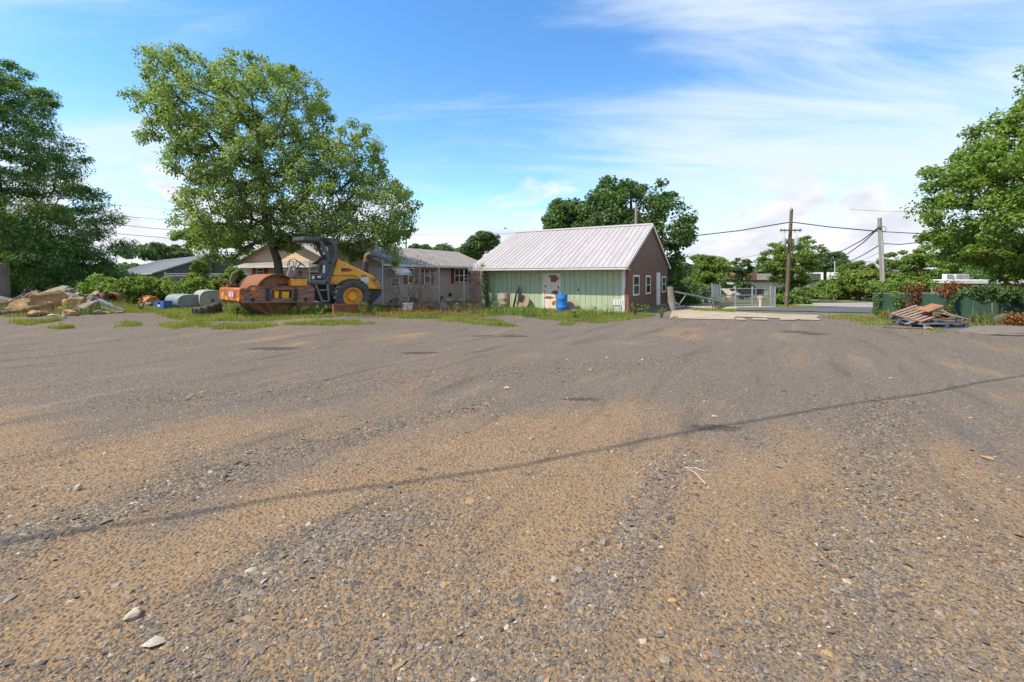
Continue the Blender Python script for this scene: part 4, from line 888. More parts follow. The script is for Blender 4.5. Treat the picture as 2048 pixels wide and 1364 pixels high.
def treeline():
    n = 26000; x = RNG.uniform(-320, 320, n); y = 230 + RNG.uniform(-8, 8, n); top = 3.2 + 5.5 * vnoise(x / 22, x * 0, 3) + 2.5 * vnoise(x / 5, x * 0, 8)
    z = RNG.random(n) ** .7 * top - 2; c = np.stack([x, y, z], 1); d = unit(RNG.normal(0, 1, (n, 3))); q = unit(RNG.normal(0, 1, (n, 3)) + [0, 0, 1])
    tag(leaf_mesh('treeline', c, d, q, RNG.uniform(1.6, 3.0, n), RNG.uniform(1.0, 2.0, n), GM['far'], None), kind='stuff')
treeline()

# ------------------------------------------------------------------ poles and wires
polem = M('pole_wood', (.17, .115, .08), (.12, .085, .065), sc_=4, r=.95, bump=.5, stretch=(2, 2, .2)); poleg = M('grey_pole_wood', (.30, .265, .22), (.24, .20, .165), sc_=4, r=.95, bump=.4, stretch=(2, 2, .2))
wirem = M('wire_black', (.02, .02, .022), r=.6); steel = M('galvanised', (.42, .44, .45), (.34, .36, .38), sc_=6, r=.45, metal=.6); canm = M('transformer_grey', (.50, .52, .53), (.42, .44, .45), r=.45)
def pole(label, p0, p1, Y, r0, r1, m, extra=None, z0=None):
    b = P(p0[0], p0[1], Y); b.z = float(gz(b.x, b.y)) if z0 is None else z0; t = P(p1[0], p1[1], Y)
    e = empty('utility_pole', b, 0, label, 'utility pole'); d = t - b
    MB().tube([(0, 0, 0), d * .5, d], [r0, (r0 + r1) / 2, r1], 12).build('shaft', m, e, smooth=True)
    if extra: extra(e, b, d, lambda px, py, dy=0: P(px, py, Y + dy) - b)
    return e
def ex1(e, b, d, q):
    l, r_ = q(1560, 460, -.18), q(1603, 461, -.18); MB().box((l + r_) / 2, ((r_ - l).length, .09, .11)).build('crossarm', polem, e)
    for px in (1562, 1569, 1590, 1600): MB().tube([q(px, 465, -.18), q(px, 457, -.18)], [.045, .05], 8).build('insulator', canm, e)
    for px in (1568, 1593):
        c = q(px, 482.5, -.1); MB().lathe([(.0, -.32), (.16, -.32), (.17, -.29), (.17, .24), (.15, .3), (.05, .32), (.04, .4), (0, .4)], ('z', c), 16).build('transformer', canm, e, smooth=True)
        MB().tube([c + Vector((0, .1, .1)), q(1580, 482, 0)], .025, 6).build('bracket', steel, e); MB().tube([c + Vector((0, 0, .4)), c + Vector((.1, .02, .62)), q(px + (3 if px < 1580 else -3), 463, -.1)], .008, 4).build('jumper', wirem, e)
    MB().box(q(1582, 419, -.05), (.22, .05, .05)).build('top_pin', canm, e); MB().tube([q(1582, 422, -.1), q(1581.5, 415, -.1)], .05, 8).build('insulator', canm, e)
    for py in (443.5, 447): MB().box(q(1582, py, -.14), (.1, .1, .06)).build('clamp', steel, e)
    MB().box(q(1574, 589, -.16), (.12, .03, .12)).build('tag_plate', canm, e)
pole('brown wooden pole with crossarm and two grey transformer cans', (1573, 615), (1583, 418), 36, .165, .12, polem, ex1)
def ex2(e, b, d, q):
    MB().tube([q(1769, 600, -.12), q(1765, 500, -.12), q(1763, 462, -.1)], .07, 8).build('conduit', M('silver_conduit', (.52, .52, .5), r=.4, metal=.3), e, smooth=True)
    pts = [q(1768 + 4.5 * math.cos(k * .6), 458 + 5 * math.sin(k * .6), .1) for k in range(24)]; MB().tube(pts, .016, 5).build('cable_coil', wirem, e)
    MB().box(q(1757, 453, -.1), (.12, .14, .1)).build('clamp', steel, e)
pole('grey weathered pole leaning left with silver conduit behind the green fence', (1768, 620), (1759, 436), 31, .17, .12, poleg, ex2)
def ex3(e, b, d, q):
    for py in (469, 486): MB().box(q(812, py, -.1), ((q(820, py) - q(803, py)).length * (1 if py < 480 else .45), .1, .14)).build('crossarm', polem, e)
    for px in (804, 808, 816, 820): MB().tube([q(px, 468, -.1), q(px, 465.5, -.1)], .07, 6).build('insulator', canm, e)
pole('far crossarm pole above the taupe house roof', (813, 560), (812, 465), 78, .16, .12, polem, ex3, z0=0)
pole('bare grey pole top standing between shed roof and dark maple', (1271, 560), (1272.5, 405), 36.4, .13, .11, poleg, None, z0=-.4)
pole('thin pale street pole left of the vine covered tree', (1670, 590), (1669.5, 522), 66, .09, .07, canm, None, z0=-1.4)
def wire(label, pts, r, sag=0, group='overhead wires', m=wirem):
    """pts: (px, py, distance) along the wire"""
    q = [P(*p) for p in pts]; out = []
    for i in range(len(q) - 1):
        for k in range(10): t = k / 10; p = q[i].lerp(q[i + 1], t); p.z -= sag * 4 * t * (1 - t); out.append(p)
    out.append(q[-1]); o = MB().tube(out, r, 5).build('overhead_wire', m); tag(o, label, 'wire', group)
wire('thick cable rising from the dark maple to the transformer pole', [(1330, 480, 42), (1390, 471.5, 40), (1480, 461, 38), (1582, 444, 36)], .045)
wire('thick cable running from the transformer pole to the leaning pole', [(1582, 444, 36), (1660, 454, 34), (1759, 463, 31)], .04)
wire('cable leaving the leaning pole towards the broad tree, the upper one', [(1759, 463, 31), (1826, 466.5, 29), (1900, 470, 27)], .03)
wire('sagging cable from the leaning pole into the broad tree, the lower one', [(1763, 487, 31), (1800, 489, 30), (1835, 485, 29), (1880, 474, 28)], .03)
wire('upper of two black cables dropping left from the leaning pole top', [(1757, 455, 31), (1725, 480, 36), (1690, 499, 44), (1655, 512, 55), (1620, 520, 70)], .04)
wire('lower of two black cables dropping left from the leaning pole top', [(1757, 456, 31), (1728, 484, 36), (1695, 508, 44), (1665, 519, 55), (1630, 527, 70)], .04)
wire('cable running down left from halfway up the leaning pole', [(1762, 488, 31), (1730, 508, 36), (1700, 523, 42), (1680, 532, 50)], .035)
wire('thin stay wire low on the left of the leaning pole', [(1763, 503, 31), (1738, 515, 36), (1700, 530, 48)], .012)
wire('grey line from tree sprouts up to the transformer pole', [(1452, 520, 70), (1500, 513, 60), (1540, 505, 48), (1578, 492, 36)], .02)
for i, (y0, y1, lab) in enumerate(((521, 527, 'topmost of the far lines level behind both poles'), (524, 529, 'second of the far lines level behind both poles'), (529, 533, 'lowest of the far lines level behind both poles'))):
    wire(lab, [(1400, y0 + 8, 95), (1560, y0 + 3, 95), (1700, y0 + 1, 95), (1850, y1, 95), (2000, y1 + 3, 95)], .045)
for (p, lab) in (([(195, 407, 70), (290, 414, 72), (420, 427, 75)], 'topmost thin line in the gap left of the big maple'), ([(195, 428, 70), (300, 437, 72), (430, 449, 75)], 'second line down in the gap left of the big maple'), ([(195, 445, 70), (300, 456, 72), (430, 466, 75)], 'third line down in the gap left of the big maple'), ([(195, 464, 70), (300, 473, 72), (430, 485, 75)], 'fourth line down in the gap left of the big maple'), ([(195, 493, 70), (280, 499, 72), (360, 504, 75)], 'lowest line in the gap left of the big maple')):
    wire(lab, p, .04 if 'thin' not in lab else .025)
wire('faint high line at upper right ending in the broad tree', [(1700, 419, 90), (1760, 422, 88), (1840, 424, 86), (1900, 424, 85)], .03)
wire('faint line from the far crossarm pole towards the shed roof', [(812, 468, 78), (880, 471, 82), (960, 469, 88), (1040, 466, 95)], .02)
wire('lower faint line right of the far crossarm pole', [(812, 485, 78), (860, 489, 82), (940, 493, 88)], .02)
# the overhead service cable that throws the long thin shadow across the lot
def shadow_cable():
    pts = [G(*p) for p in ((0, 1091), (342, 1040), (564, 999), (800, 970), (1000, 942), (1300, 880), (1690, 811), (2048, 752))]
    a, b = pts[0] - (pts[2] - pts[0]) * 4, pts[-1] + (pts[-1] - pts[-3]) * 3.0
    q = [Vector((p.x, p.y, 0)) + sdir * (9.2 / sdir.z) for p in [a] + pts + [b]]
    o = MB().tube(q, .023, 8).build('overhead_wire', wirem); tag(o, 'service cable high above the lot casting the thin shadow line on the gravel', 'wire', 'overhead wires')
shadow_cable()
def bird():
    c = P(1010, 457, 40); m = MB()
    m.tube([(-.16, 0, 0), (-.08, 0, .02), (.02, 0, .03), (.12, 0, .02), (.2, 0, .03)], [.01, .05, .06, .04, .01], 8)
    for sg in (-1, 1): m.add([(.06, 0, .03), (-.06, 0, .03), (-.1, sg * .2, .12), (.02, sg * .22, .13), (-.06, sg * .42, .02)], [(0, 1, 2, 3), (3, 2, 4)])
    m.add([(-.14, -.02, .01), (-.3, -.06, .0), (-.3, .06, 0), (-.14, .02, .01)], [(0, 1, 2, 3)])
    o = m.build('bird', wirem); o.location = c; o.rotation_euler = (R(20), 0, R(60)); tag(o, 'small dark bird flying above the shed roof', 'bird')
bird()

# ------------------------------------------------------------------ chain link fences, gates, signs
def chain(m, x0, x1, z0, z1, y, pitch=.075, r=.0032):
    """woven wire drawn as two crossing sets of thin diagonals, clipped to the panel"""
    H = z1 - z0; L = x1 - x0
    for sg in (1, -1):
        s = -H
        while s < L:
            a, b = max(0, s), min(L, s + H)
            if b > a:
                za, zb = (a - s, b - s)
                if sg < 0: za, zb = H - za, H - zb
                p, q = Vector((x0 + a, y, z0 + za)), Vector((x0 + b, y, z0 + zb)); d = (q - p).normalized(); n1 = Vector((0, 1, 0)); n2 = d.cross(n1)
                m.add([p + n1 * r, p - n1 * .5 * r + n2 * r, p - n1 * .5 * r - n2 * r, q + n1 * r, q - n1 * .5 * r + n2 * r, q - n1 * .5 * r - n2 * r], [(0, 1, 4, 3), (1, 2, 5, 4), (2, 0, 3, 5)])
            s += pitch
def fence_panel(label, pa, pb, zt, posts=True, rails=(.98, .5), mesh=True, pr=.032, group='chain link panels by the taupe house', cat='fence', pitch=.11, name='chain_link_fence', z0=None, mr=.0028):
    a, b = Vector(pa), Vector(pb); d = b - a; L = math.hypot(d.x, d.y); e = empty(name, (a.x, a.y, a.z), math.atan2(d.y, d.x), label, cat, group)
    for x in ((0, L) if posts is True else posts): MB().tube([(x, 0, -.1), (x, 0, zt + .1), (x, 0, zt + .14)], [pr, pr, pr * .5], 8).build('post', steel, e, smooth=True)
    for k in rails: MB().tube([(0, 0, zt * k), (L, 0, zt * k)], pr * .6, 7).build('rail', steel, e, smooth=True)
    if mesh: m = MB(); chain(m, .02, L - .02, .04, zt * max(rails), 0, pitch, mr); m.build('wire_mesh', steel, e)
    return e
fy = 24.4
def FP(px, Y): x = (px - 1024) / F * Y; return (x, Y, float(gz(x, Y)))
fence_panel('chain link panel with dry vines behind the buckets, left of the tall post', FP(765, 23.6), FP(841, 24.2), 2.35, rails=(.86, .47, .0))
fence_panel('narrow gate leaf of chain link between two tall posts', FP(841.5, 24.2), FP(878, 24.6), 2.3, posts=(1.02,), rails=(.82, .47))
fence_panel('bare steel gate frame standing open before the triple window', FP(928, 25.2), FP(944, 25.6), 2.1, rails=(.82, .46), mesh=False)
fence_panel('vine choked chain link panel beside the shed corner', FP(944, 25.6), FP(962, 26.0), 2.4, rails=(.74, .43))
fence_panel('long chain link run behind the roller and its exhaust', FP(560, 27.2), FP(763, 23.9), 2.0, posts=(0, 3.2, 6.4), rails=(1.0,))
fence_panel('chain link run in front of the grey building gable', FP(330, 30), FP(500, 29), 1.75, posts=(0, 3, 5.8), rails=(1.0, .92))
# gates across the road
gy = 38.5
def gate(label, p0, p1, sign=None, Y=gy, lab2=None):
    a, b = FP(p0, Y), FP(p1, Y); e = fence_panel(label, a, b, 1.62, rails=(.97, .62, .35, .08), group='steel gates across the road', cat='gate', name='chain_link_gate', pitch=.14, pr=.045, mr=.004)
    return e
gate('grey chain link gate leaf carrying the left pink sign', 1441, 1470.5); gate('grey chain link gate leaf between the two sign leaves', 1471, 1504); gate('grey chain link gate leaf behind the white sign post', 1505, 1541)
fence_panel('tall grey fence panel with raked top left of the gates', FP(1424, 36), FP(1440, 38.3), 1.9, rails=(.97, .5, .05), group='steel gates across the road', pitch=.05, mr=.007)
fence_panel('grey fence panel closing the right end of the gates', FP(1541.5, 38.3), FP(1550.5, 36.5), 1.65, rails=(.97, .05), group='steel gates across the road', pitch=.05, mr=.007)
fence_panel('pale fence run left of the gates behind the barrier arm', FP(1399, 40), FP(1424, 38), 1.75, rails=(.97, .8), group='steel gates across the road', pitch=.14)
pink = M('faded_red', (.62, .12, .17), (.52, .10, .14), sc_=6, r=.6)
def sign(label, px0, px1, y0, y1, Y, post=None):
    a, b = P(px0, y1, Y), P(px1, y0, Y); c = Vector(((a.x + b.x) / 2, Y, a.z)); e = empty('warning_sign', c, 0, label, 'sign', 'pink and white signs on the gates'); w, h = b.x - a.x, b.z - a.z
    MB().bx(-w / 2, w / 2, 0, .02, 0, h).build('sign_board', pink, e)
    MB().bx(-w / 2 * .9, w / 2 * .9, -.006, -.001, h * .70, h * .96).build('white_band', whitep, e)
    t = MB()
    for r_ in range(4):
        x = -w * .4; random.seed(r_ + px0)
        while x < w * .36: l = w * random.uniform(.06, .16); t.bx(x, min(x + l, w * .4), -.006, -.001, h * (.58 - r_ * .14), h * (.645 - r_ * .14)); x += l + w * .05
    t.build('lettering', whitep, e)
sign('faded pink and white sign on the left gate leaf', 1450.5, 1462, 591.5, 602.5, gy - .12); sign('faded pink and white sign behind the white marker post', 1513.5, 1525, 592.5, 603, gy - .12)
def sign_post():
    g = FP(1520.5, 36.6); e = empty('marker_post', g, 0, 'thin white post standing in front of the right gate', 'post'); MB().bx(-.05, .05, -.05, .05, -.1, .96).build('shaft', whitep, e); MB().bx(-.2, .2, -.07, -.052, .78, .9).build('plate', whitep, e)
sign_post()
def barrier():
    g = G(1345, 621); e = empty('barrier_gate', g, 0, 'wooden post with lowered pipe arm and black cage end beside the shed', 'barrier')
    Y = g.y; q = lambda px, py, dy=0: P(px, py, Y + dy) - g
    MB().tube([(0, 0, -.2), (-.02, 0, .5), q(1341.5, 590), q(1340, 574)], [.18, .17, .16, .15], 10).build('post', poleg, e)
    MB().tube([q(1349, 583.5, -.0), q(1392, 592, 1.6), q(1438, 603.5, 3.2)], [.05, .055, .06], 10).build('arm', M('arm_grey', (.30, .31, .31), r=.5, metal=.3), e, smooth=True)
    MB().tube([q(1356, 612, .1), q(1373, 588, 1.0)], .03, 8).build('brace', steel, e)
    c = MB(); Z = lambda px, py: q(px, py, 3.2 if px < 1437 else 3.2)
    for k, dy in ((0, 0), (1, .35)):
        o = Vector((0, dy, 0)); c.tube([Z(1408, 594) + o, Z(1433, 596) + o, Z(1437, 616.5) + o], .022, 6); c.tube([Z(1428, 603) + o, Z(1431, 616.5) + o], .022, 6); c.tube([Z(1436, 604) + o, Z(1442, 615) + o, Z(1440, 604) + o], .022, 6)
    c.tube([Z(1431, 616), Z(1450, 615)], .022, 6); c.tube([Z(1433, 596), Z(1433, 596) + Vector((0, .35, 0))], .022, 6); c.tube([Z(1432, 604), Z(1440, 603)], .05, 6); c.build('cage', blackm, e)
barrier()
# ------------------------------------------------------------------ green screened fence on the right
screen = M('green_screen', (.030, .078, .046), (.024, .062, .037), sc_=1.2, r=.8, dirt=.25, bump=.3, bsc=8, stretch=(1, 1, .3))
def green_fence():
    line = [(1747, 24.0), (1800, 21.6), (1864, 20.0), (1946, 18.6), (1984, 18.0), (2048, 17.4), (2160, 16.8)]
    pts = [Vector(FP(*p)) for p in line]; e = empty('screened_fence', pts[0], 0, 'low green screened chain fence overgrown with vines on the right', 'fence'); o = pts[0]; H = 1.12
    for i in range(len(pts) - 1):
        a, b = pts[i] - o, pts[i + 1] - o; n = 14; V = []; Fc = []
        d = (b - a); nn = Vector((d.y, -d.x, 0)).normalized()
        for k in range(n + 1):
            for j in range(5):
                t, u = k / n, j / 4; p = a.lerp(b, t); p.z += .03 + u * H - .05 * 4 * t * (1 - t) * u * .5; p += nn * (.03 + .05 * math.sin(k * 1.7 + i) * math.sin(u * 3) * .6); V.append(tuple(p))
        for k in range(n):
            for j in range(4): q = k * 5 + j; Fc.append((q, q + 5, q + 6, q + 1))
        s = mesh_np('screen', np.array(V), np.array(Fc), screen, e, smooth=True)
        MB().tube([a + Vector((0, 0, H + .03)), b + Vector((0, 0, H + .03))], .02, 6).build('rail', steel, e)
    for i, p in enumerate(pts[:-1]): MB().tube([p - o - Vector((0, 0, .1)), p - o + Vector((0, 0, H + (.28 if i == 2 else .1)))], .03, 8).build('post', steel, e, smooth=True)
green_fence()
def mesh_rag():
    """torn plastic netting slumped against the fence"""
    for (lab, px, py, s) in (('grey torn netting slumped beside the pallets', 1928, 632, .75), ('pale torn netting draped on the dark fence post', 1962, 630, .7)):
        g = G(px, py + 8); n = 12; V = []; Fc = []
        for i in range(n + 1):
            for j in range(n + 1):
                u, v = i / n - .5, j / n; V.append((u * 1.3 * s * (1.2 - v * .8), .25 * s * math.sin(u * 7 + v * 3) * (1 - v * .4) + v * .25, v * .95 * s * (1 - abs(u) * .7) + .05 * math.sin(i * 2.1 + j)))
        m = MB()
        for i in range(n + 1):
            m.tube([V[i * (n + 1) + j] for j in range(n + 1)], .006, 4); m.tube([V[j * (n + 1) + i] for j in range(n + 1)], .006, 4)
        for i in range(n):
            for j in range(n):
                if (i * 7 + j * 3) % 5 < 2: m.add([V[i * (n + 1) + j], V[(i + 1) * (n + 1) + j], V[(i + 1) * (n + 1) + j + 1], V[i * (n + 1) + j + 1]], [(0, 1, 2, 3)])
        ob = m.build('torn_netting', M('netting', (.42, .42, .34), (.33, .34, .27), r=.8)); ob.location = g; tag(ob, lab, 'netting', 'torn netting by the green fence')
mesh_rag()

# ------------------------------------------------------------------ vines
def vine(name, label, cat, group, Y, strands, leaves, mat, lf, dens=90, spread=.12, r=.008, m=None, dy=0):
    """strands: polylines (px, py); leaves: list of (px, py, radius px, count)"""
    b = P(strands[0][0][0], strands[0][0][1], Y); e = empty(name, b, 0, label, cat, group); rr = np.random.default_rng(sum(map(ord, label))); mb = MB()
    for s in strands:
        pts = []
        for i in range(len(s) - 1):
            for k in range(4): t = k / 4; p = P(s[i][0] + (s[i + 1][0] - s[i][0]) * t, s[i][1] + (s[i + 1][1] - s[i][1]) * t, Y) - b; pts.append(p + Vector(rr.normal(0, .03, 3)) + Vector((0, rr.uniform(-.12, .02), 0)))
        pts.append(P(*s[-1], Y) - b)
        if len(pts) > 1: mb.tube(pts, r, 4, cap=False)
    mb.build('stem', m or bark, e)
    c = []
    for (px, py, rad, n) in leaves:
        w = rad * Y / F; p = np.array(P(px, py, Y)); o = rr.normal(0, .5, (n, 3)) * [w, .14, w]; c.append(p + o + [0, dy - .06, 0])
    c = np.concatenate(c); n = len(c); d = unit(rr.normal(0, 1, (n, 3)) + [0, 0, -.5]); q = unit(rr.normal(0, .6, (n, 3)) + [-.2, -.6, .6]); s = lf * rr.uniform(.6, 1.2, n)
    leaf_mesh('leaves', c - np.array(b), d, q, s, s * .75, GM[mat], e); return e
rv = lambda px, py0, py1, n=5, w=7: [(px + random.uniform(-w, w) * (0 if k == 0 else 1), py0 + (py1 - py0) * k / n) for k in range(n + 1)]
random.seed(21); twig = M('dry_twig', (.36, .27, .19), (.25, .17, .12), sc_=9, r=.95)
vine('dry_vine', 'pale dead vines climbing the chain link panel behind the buckets', 'vine', 'dead vines', 23.7, [rv(random.uniform(775, 840), 622, random.uniform(530, 590), 6, 9) for k in range(34)], [(random.uniform(772, 842), random.uniform(540, 620), 9, 15) for k in range(40)], 'dead', .075, r=.009, m=twig)
vine('dry_vine', 'dead vines bunched on the tall post and narrow gate leaf', 'vine', 'dead vines', 24.1, [rv(random.uniform(828, 876), 622, random.uniform(512, 570), 6, 7) for k in range(26)], [(random.uniform(826, 875), random.uniform(515, 618), 8, 13) for k in range(34)] + [(842, 530, 14, 60)], 'dead', .075, r=.009, m=twig)
vine('dry_vine', 'brown dead vines between the bare gate frame and shed corner', 'vine', 'dead vines', 25.5, [rv(random.uniform(938, 964), 618, random.uniform(520, 570), 6, 5) for k in range(24)], [(random.uniform(940, 966), random.uniform(530, 618), 7, 20) for k in range(34)], 'dead', .075, r=.01, m=twig)
vine('creeper', 'grey green creeper clinging to the left end of the shed wall', 'vine', None, 26.3, [rv(random.uniform(963, 976), 618, random.uniform(530, 560), 6, 4) for k in range(10)] + [[(995, 618), (985, 590), (975, 560), (968, 535)]], [(966 + (py - 525) * .12, py, 5, 40) for py in range(530, 622, 5)], 'feather', .09, r=.012)
vine('red_creeper', 'scarlet creeper hanging over the middle of the green fence', 'vine', 'coloured creepers on the green fence', 20.6, [rv(random.uniform(1812, 1838), 578, random.uniform(600, 622), 4, 6) for k in range(12)], [(1825, 580, 22, 260), (1812, 578, 12, 90), (1832, 592, 12, 120), (1822, 602, 9, 70), (1820, 614, 8, 40), (1838, 577, 8, 60)], 'red', .085)
vine('red_creeper', 'red creeper along the fence top under the white roof edge', 'vine', 'coloured creepers on the green fence', 19.0, [rv(random.uniform(1870, 1925), 572, random.uniform(580, 598), 3, 6) for k in range(14)], [(1872, 582, 7, 50), (1890, 576, 12, 120), (1905, 572, 14, 150), (1918, 578, 12, 110), (1895, 588, 9, 70), (1886, 592, 6, 40), (1932, 576, 10, 60)], 'red', .085)
vine('creeper', 'green and orange creeper covering the left end of the green fence', 'vine', 'coloured creepers on the green fence', 23.2, [rv(random.uniform(1747, 1770), 630, random.uniform(580, 600), 5, 5) for k in range(12)], [(1752, 600, 8, 120), (1750, 620, 8, 110), (1756, 585, 12, 120), (1768, 582, 10, 80)], 'shrub', .09)
vine('creeper', 'trailing green vine patch on the fence left of the scarlet creeper', 'vine', 'coloured creepers on the green fence', 21.4, [rv(random.uniform(1785, 1812), 632, random.uniform(585, 600), 5, 6) for k in range(14)], [(1790, 590, 12, 120), (1796, 605, 10, 130), (1800, 620, 12, 150), (1808, 600, 8, 80), (1788, 628, 10, 90)], 'bright', .08)
vine('creeper', 'yellow green vine tumbling down the fence behind the pallets', 'vine', 'coloured creepers on the green fence', 19.0, [rv(random.uniform(1890, 1906), 625, random.uniform(585, 598), 4, 5) for k in range(8)], [(1900, 600, 7, 70), (1896, 612, 8, 90), (1892, 622, 10, 90), (1906, 590, 6, 40)], 'yellow', .08)
vine('rust_bush', 'orange leaved bush at the right edge in front of the ivy mound', 'shrub', None, 16.0, [rv(random.uniform(2005, 2060), 650, random.uniform(622, 640), 3, 6) for k in range(16)], [(2022, 636, 14, 260), (2010, 642, 12, 160), (2040, 645, 14, 260), (2028, 652, 16, 240), (2055, 640, 16, 220)], 'rust', .085, r=.006)
vine('rust_bush', 'rusty leaved weeds at the fence foot left of the pallets', 'shrub', None, 19.5, [rv(random.uniform(1775, 1800), 642, random.uniform(630, 638), 3, 5) for k in range(10)], [(1780, 636, 10, 140), (1792, 638, 10, 160), (1766, 632, 8, 70)], 'rust', .075, r=.005)

# ------------------------------------------------------------------ barrels and things by the shed
def barrel(label, loc, m, r=.29, h=.88, name='barrel', hoops=(.33, .66), lid=None):
    e = empty(name, loc, 0, label, 'barrel'); prof = [(.0, 0), (r * .97, 0), (r, .02)]
    for k in hoops: prof += [(r, h * k - .02), (r + .01, h * k), (r, h * k + .02)]
    prof += [(r, h - .05), (r * .95, h - .012), (r * .95, h), (r * .9, h), (r * .9, h - .03), (0, h - .03)]
    MB().lathe(prof, ('z', (0, 0, 0)), 28).build('drum_shell', m, e, smooth=True)
    if lid: MB().lathe([(.0, h - .028), (.05, h - .028), (.05, h + .005), (0, h + .005)], ('z', (r * .55, 0, 0)), 10).build('bung', lid, e)
    return e
blue = M('blue_plastic', (.02, .19, .52), (.018, .165, .47), sc_=3, r=.4, dirt=.12)
barrel('bright blue plastic barrel standing right of the rusty door', shed_pt(1135.5, .75), blue, .285, .92, 'plastic_barrel', (.25, .75), M('white_bung', (.6, .6, .6)))
barrel('rust streaked tan steel barrel left of the rusty door', shed_pt(1025, .85), M('tan_rust_steel', (.33, .27, .21), (.25, .19, .14), sc_=3, r=.7, rust=.35, rc=(.22, .09, .04), stretch=(1, 1, .5)), .29, .92, 'steel_barrel')
def disc_and_jack():
    g = shed_pt(1051, .42); e = empty('round_disc', g, SROT, 'large round tan disc leaning on the green wall beside the steel barrel', 'disc'); rot = Matrix.Rotation(R(-14), 4, 'X')
    MB(lambda p: rot @ p).lathe([(0, -.02), (.44, -.02), (.47, 0), (.44, .03), (.12, .05), (0, .05)], ('y', (0, 0, .47)), 32, (.88, 1)).build('disc_face', M('tan_disc', (.34, .27, .17), (.25, .19, .12), sc_=2, r=.8, dirt=.4), e, smooth=True)
    g = shed_pt(1040, .55); e = empty('trailer_jack', g, SROT, 'dark steel jack leaning behind the steel barrel with its arm raised', 'jack')
    MB().tube([(-.12, 0, .1), (.0, .1, .8), (.14, .25, 1.25)], [.06, .05, .04], 8).build('leg_tube', blackm, e, smooth=True)
    MB().tube([(-.05, .2, 1.38), (.32, .2, 1.1)], .028, 6).build('arm', blackm, e); MB().prism([(.1, .55), (.3, .5), (.36, .95), (.18, 1.15)], .1, .16).build('plate', navy, e)
    g = shed_pt(1146, .35); e = empty('round_disc', g, SROT, 'smaller tan disc leaning on the wall behind the blue barrel', 'disc')
    MB(lambda p: rot @ p).lathe([(0, -.02), (.3, -.02), (.32, .01), (0, .04)], ('y', (0.05, 0, .33)), 26).build('disc_face', M('tan_disc_small', (.36, .29, .2), (.28, .22, .15), r=.8, dirt=.3), e)
    g = shed_pt(1176, .5); o = MB().box((0, 0, .05), (1.9, .3, .05), Matrix.Rotation(R(3), 3, 'Y')).build('plank', M('pale_plank', (.45, .35, .26), (.36, .28, .2), sc_=3, stretch=(.4, 3, 3), r=.9)); o.location = g; o.rotation_euler = (0, 0, SROT); tag(o, 'pale plank lying in the weeds along the shed foot right of the barrel', 'plank')
disc_and_jack()

# ------------------------------------------------------------------ buckets and scrap by the chain link panel
bucketw = M('white_bucket', (.62, .58, .53), (.5, .45, .4), sc_=6, r=.6, rust=.2, rc=(.3, .14, .07), dirt=.3)
def bucket(label, px, py, r, h, m, tilt=(0, 0, 0), lift=0, name='bucket'):
    g = G(px, py); g.z += lift; e = empty(name, g, 0, label, 'bucket'); e.rotation_euler = tilt
    MB().lathe([(0, .01), (r * .86, .01), (r * .86, 0), (r * .87, 0), (r, h), (r + .012, h), (r + .012, h - .04), (r - .012, h - .005), (r * .85, .03), (0, .03)], ('z', (0, 0, 0)), 24, cap=False).build('pail', m, e, smooth=True)
    MB().tube([(r, 0, h * .9), (r * .7, -r * .7, h * .75), (0, -r * 1.05, h * .7), (-r * .7, -r * .7, h * .75), (-r, 0, h * .9)], .006, 5).build('bail', steel, e); return e
bucket('dented white bucket standing in orange weeds by the chain link', 815, 624, .26, .42, bucketw)
bucket('black bucket tipped on its side above the scrap pile', 794, 608, .19, .48, M('black_pail', (.03, .03, .032), (.05, .045, .045), r=.6), (R(112), R(12), R(-20)), .25)
bucket('dark cooking pot lying behind the white bucket with rusty inside', 826, 609, .2, .22, M('pot_rust', (.06, .04, .03), (.25, .09, .04), sc_=8, r=.8), (R(70), R(20), R(10)), .2, 'cooking_pot')
for (lab, p0, p1, r_, m, lift) in (('pale wooden stick poking from the scrap left of the buckets', (772, 606), (800, 601), .03, twig, .1), ('thin white pipe lying beside the black bucket', (768, 612), (797, 613), .03, whitep, .05), ('black plastic pipe lying along the fence foot behind the buckets', (742, 617), (802, 617), .09, blackm, .08), ('grey timber edging in front of the taupe house', (878, 608), (930, 609), .06, poleg, .05)):
    a, b = G(*p0), G(*p1); a.z += lift; b.z += lift; o = MB().tube([Vector(), (b - a) * .5, b - a], r_, 7).build('pipe' if 'pipe' in lab else 'timber', m); o.location = a; tag(o, lab, 'pipe' if 'pipe' in lab else 'timber')

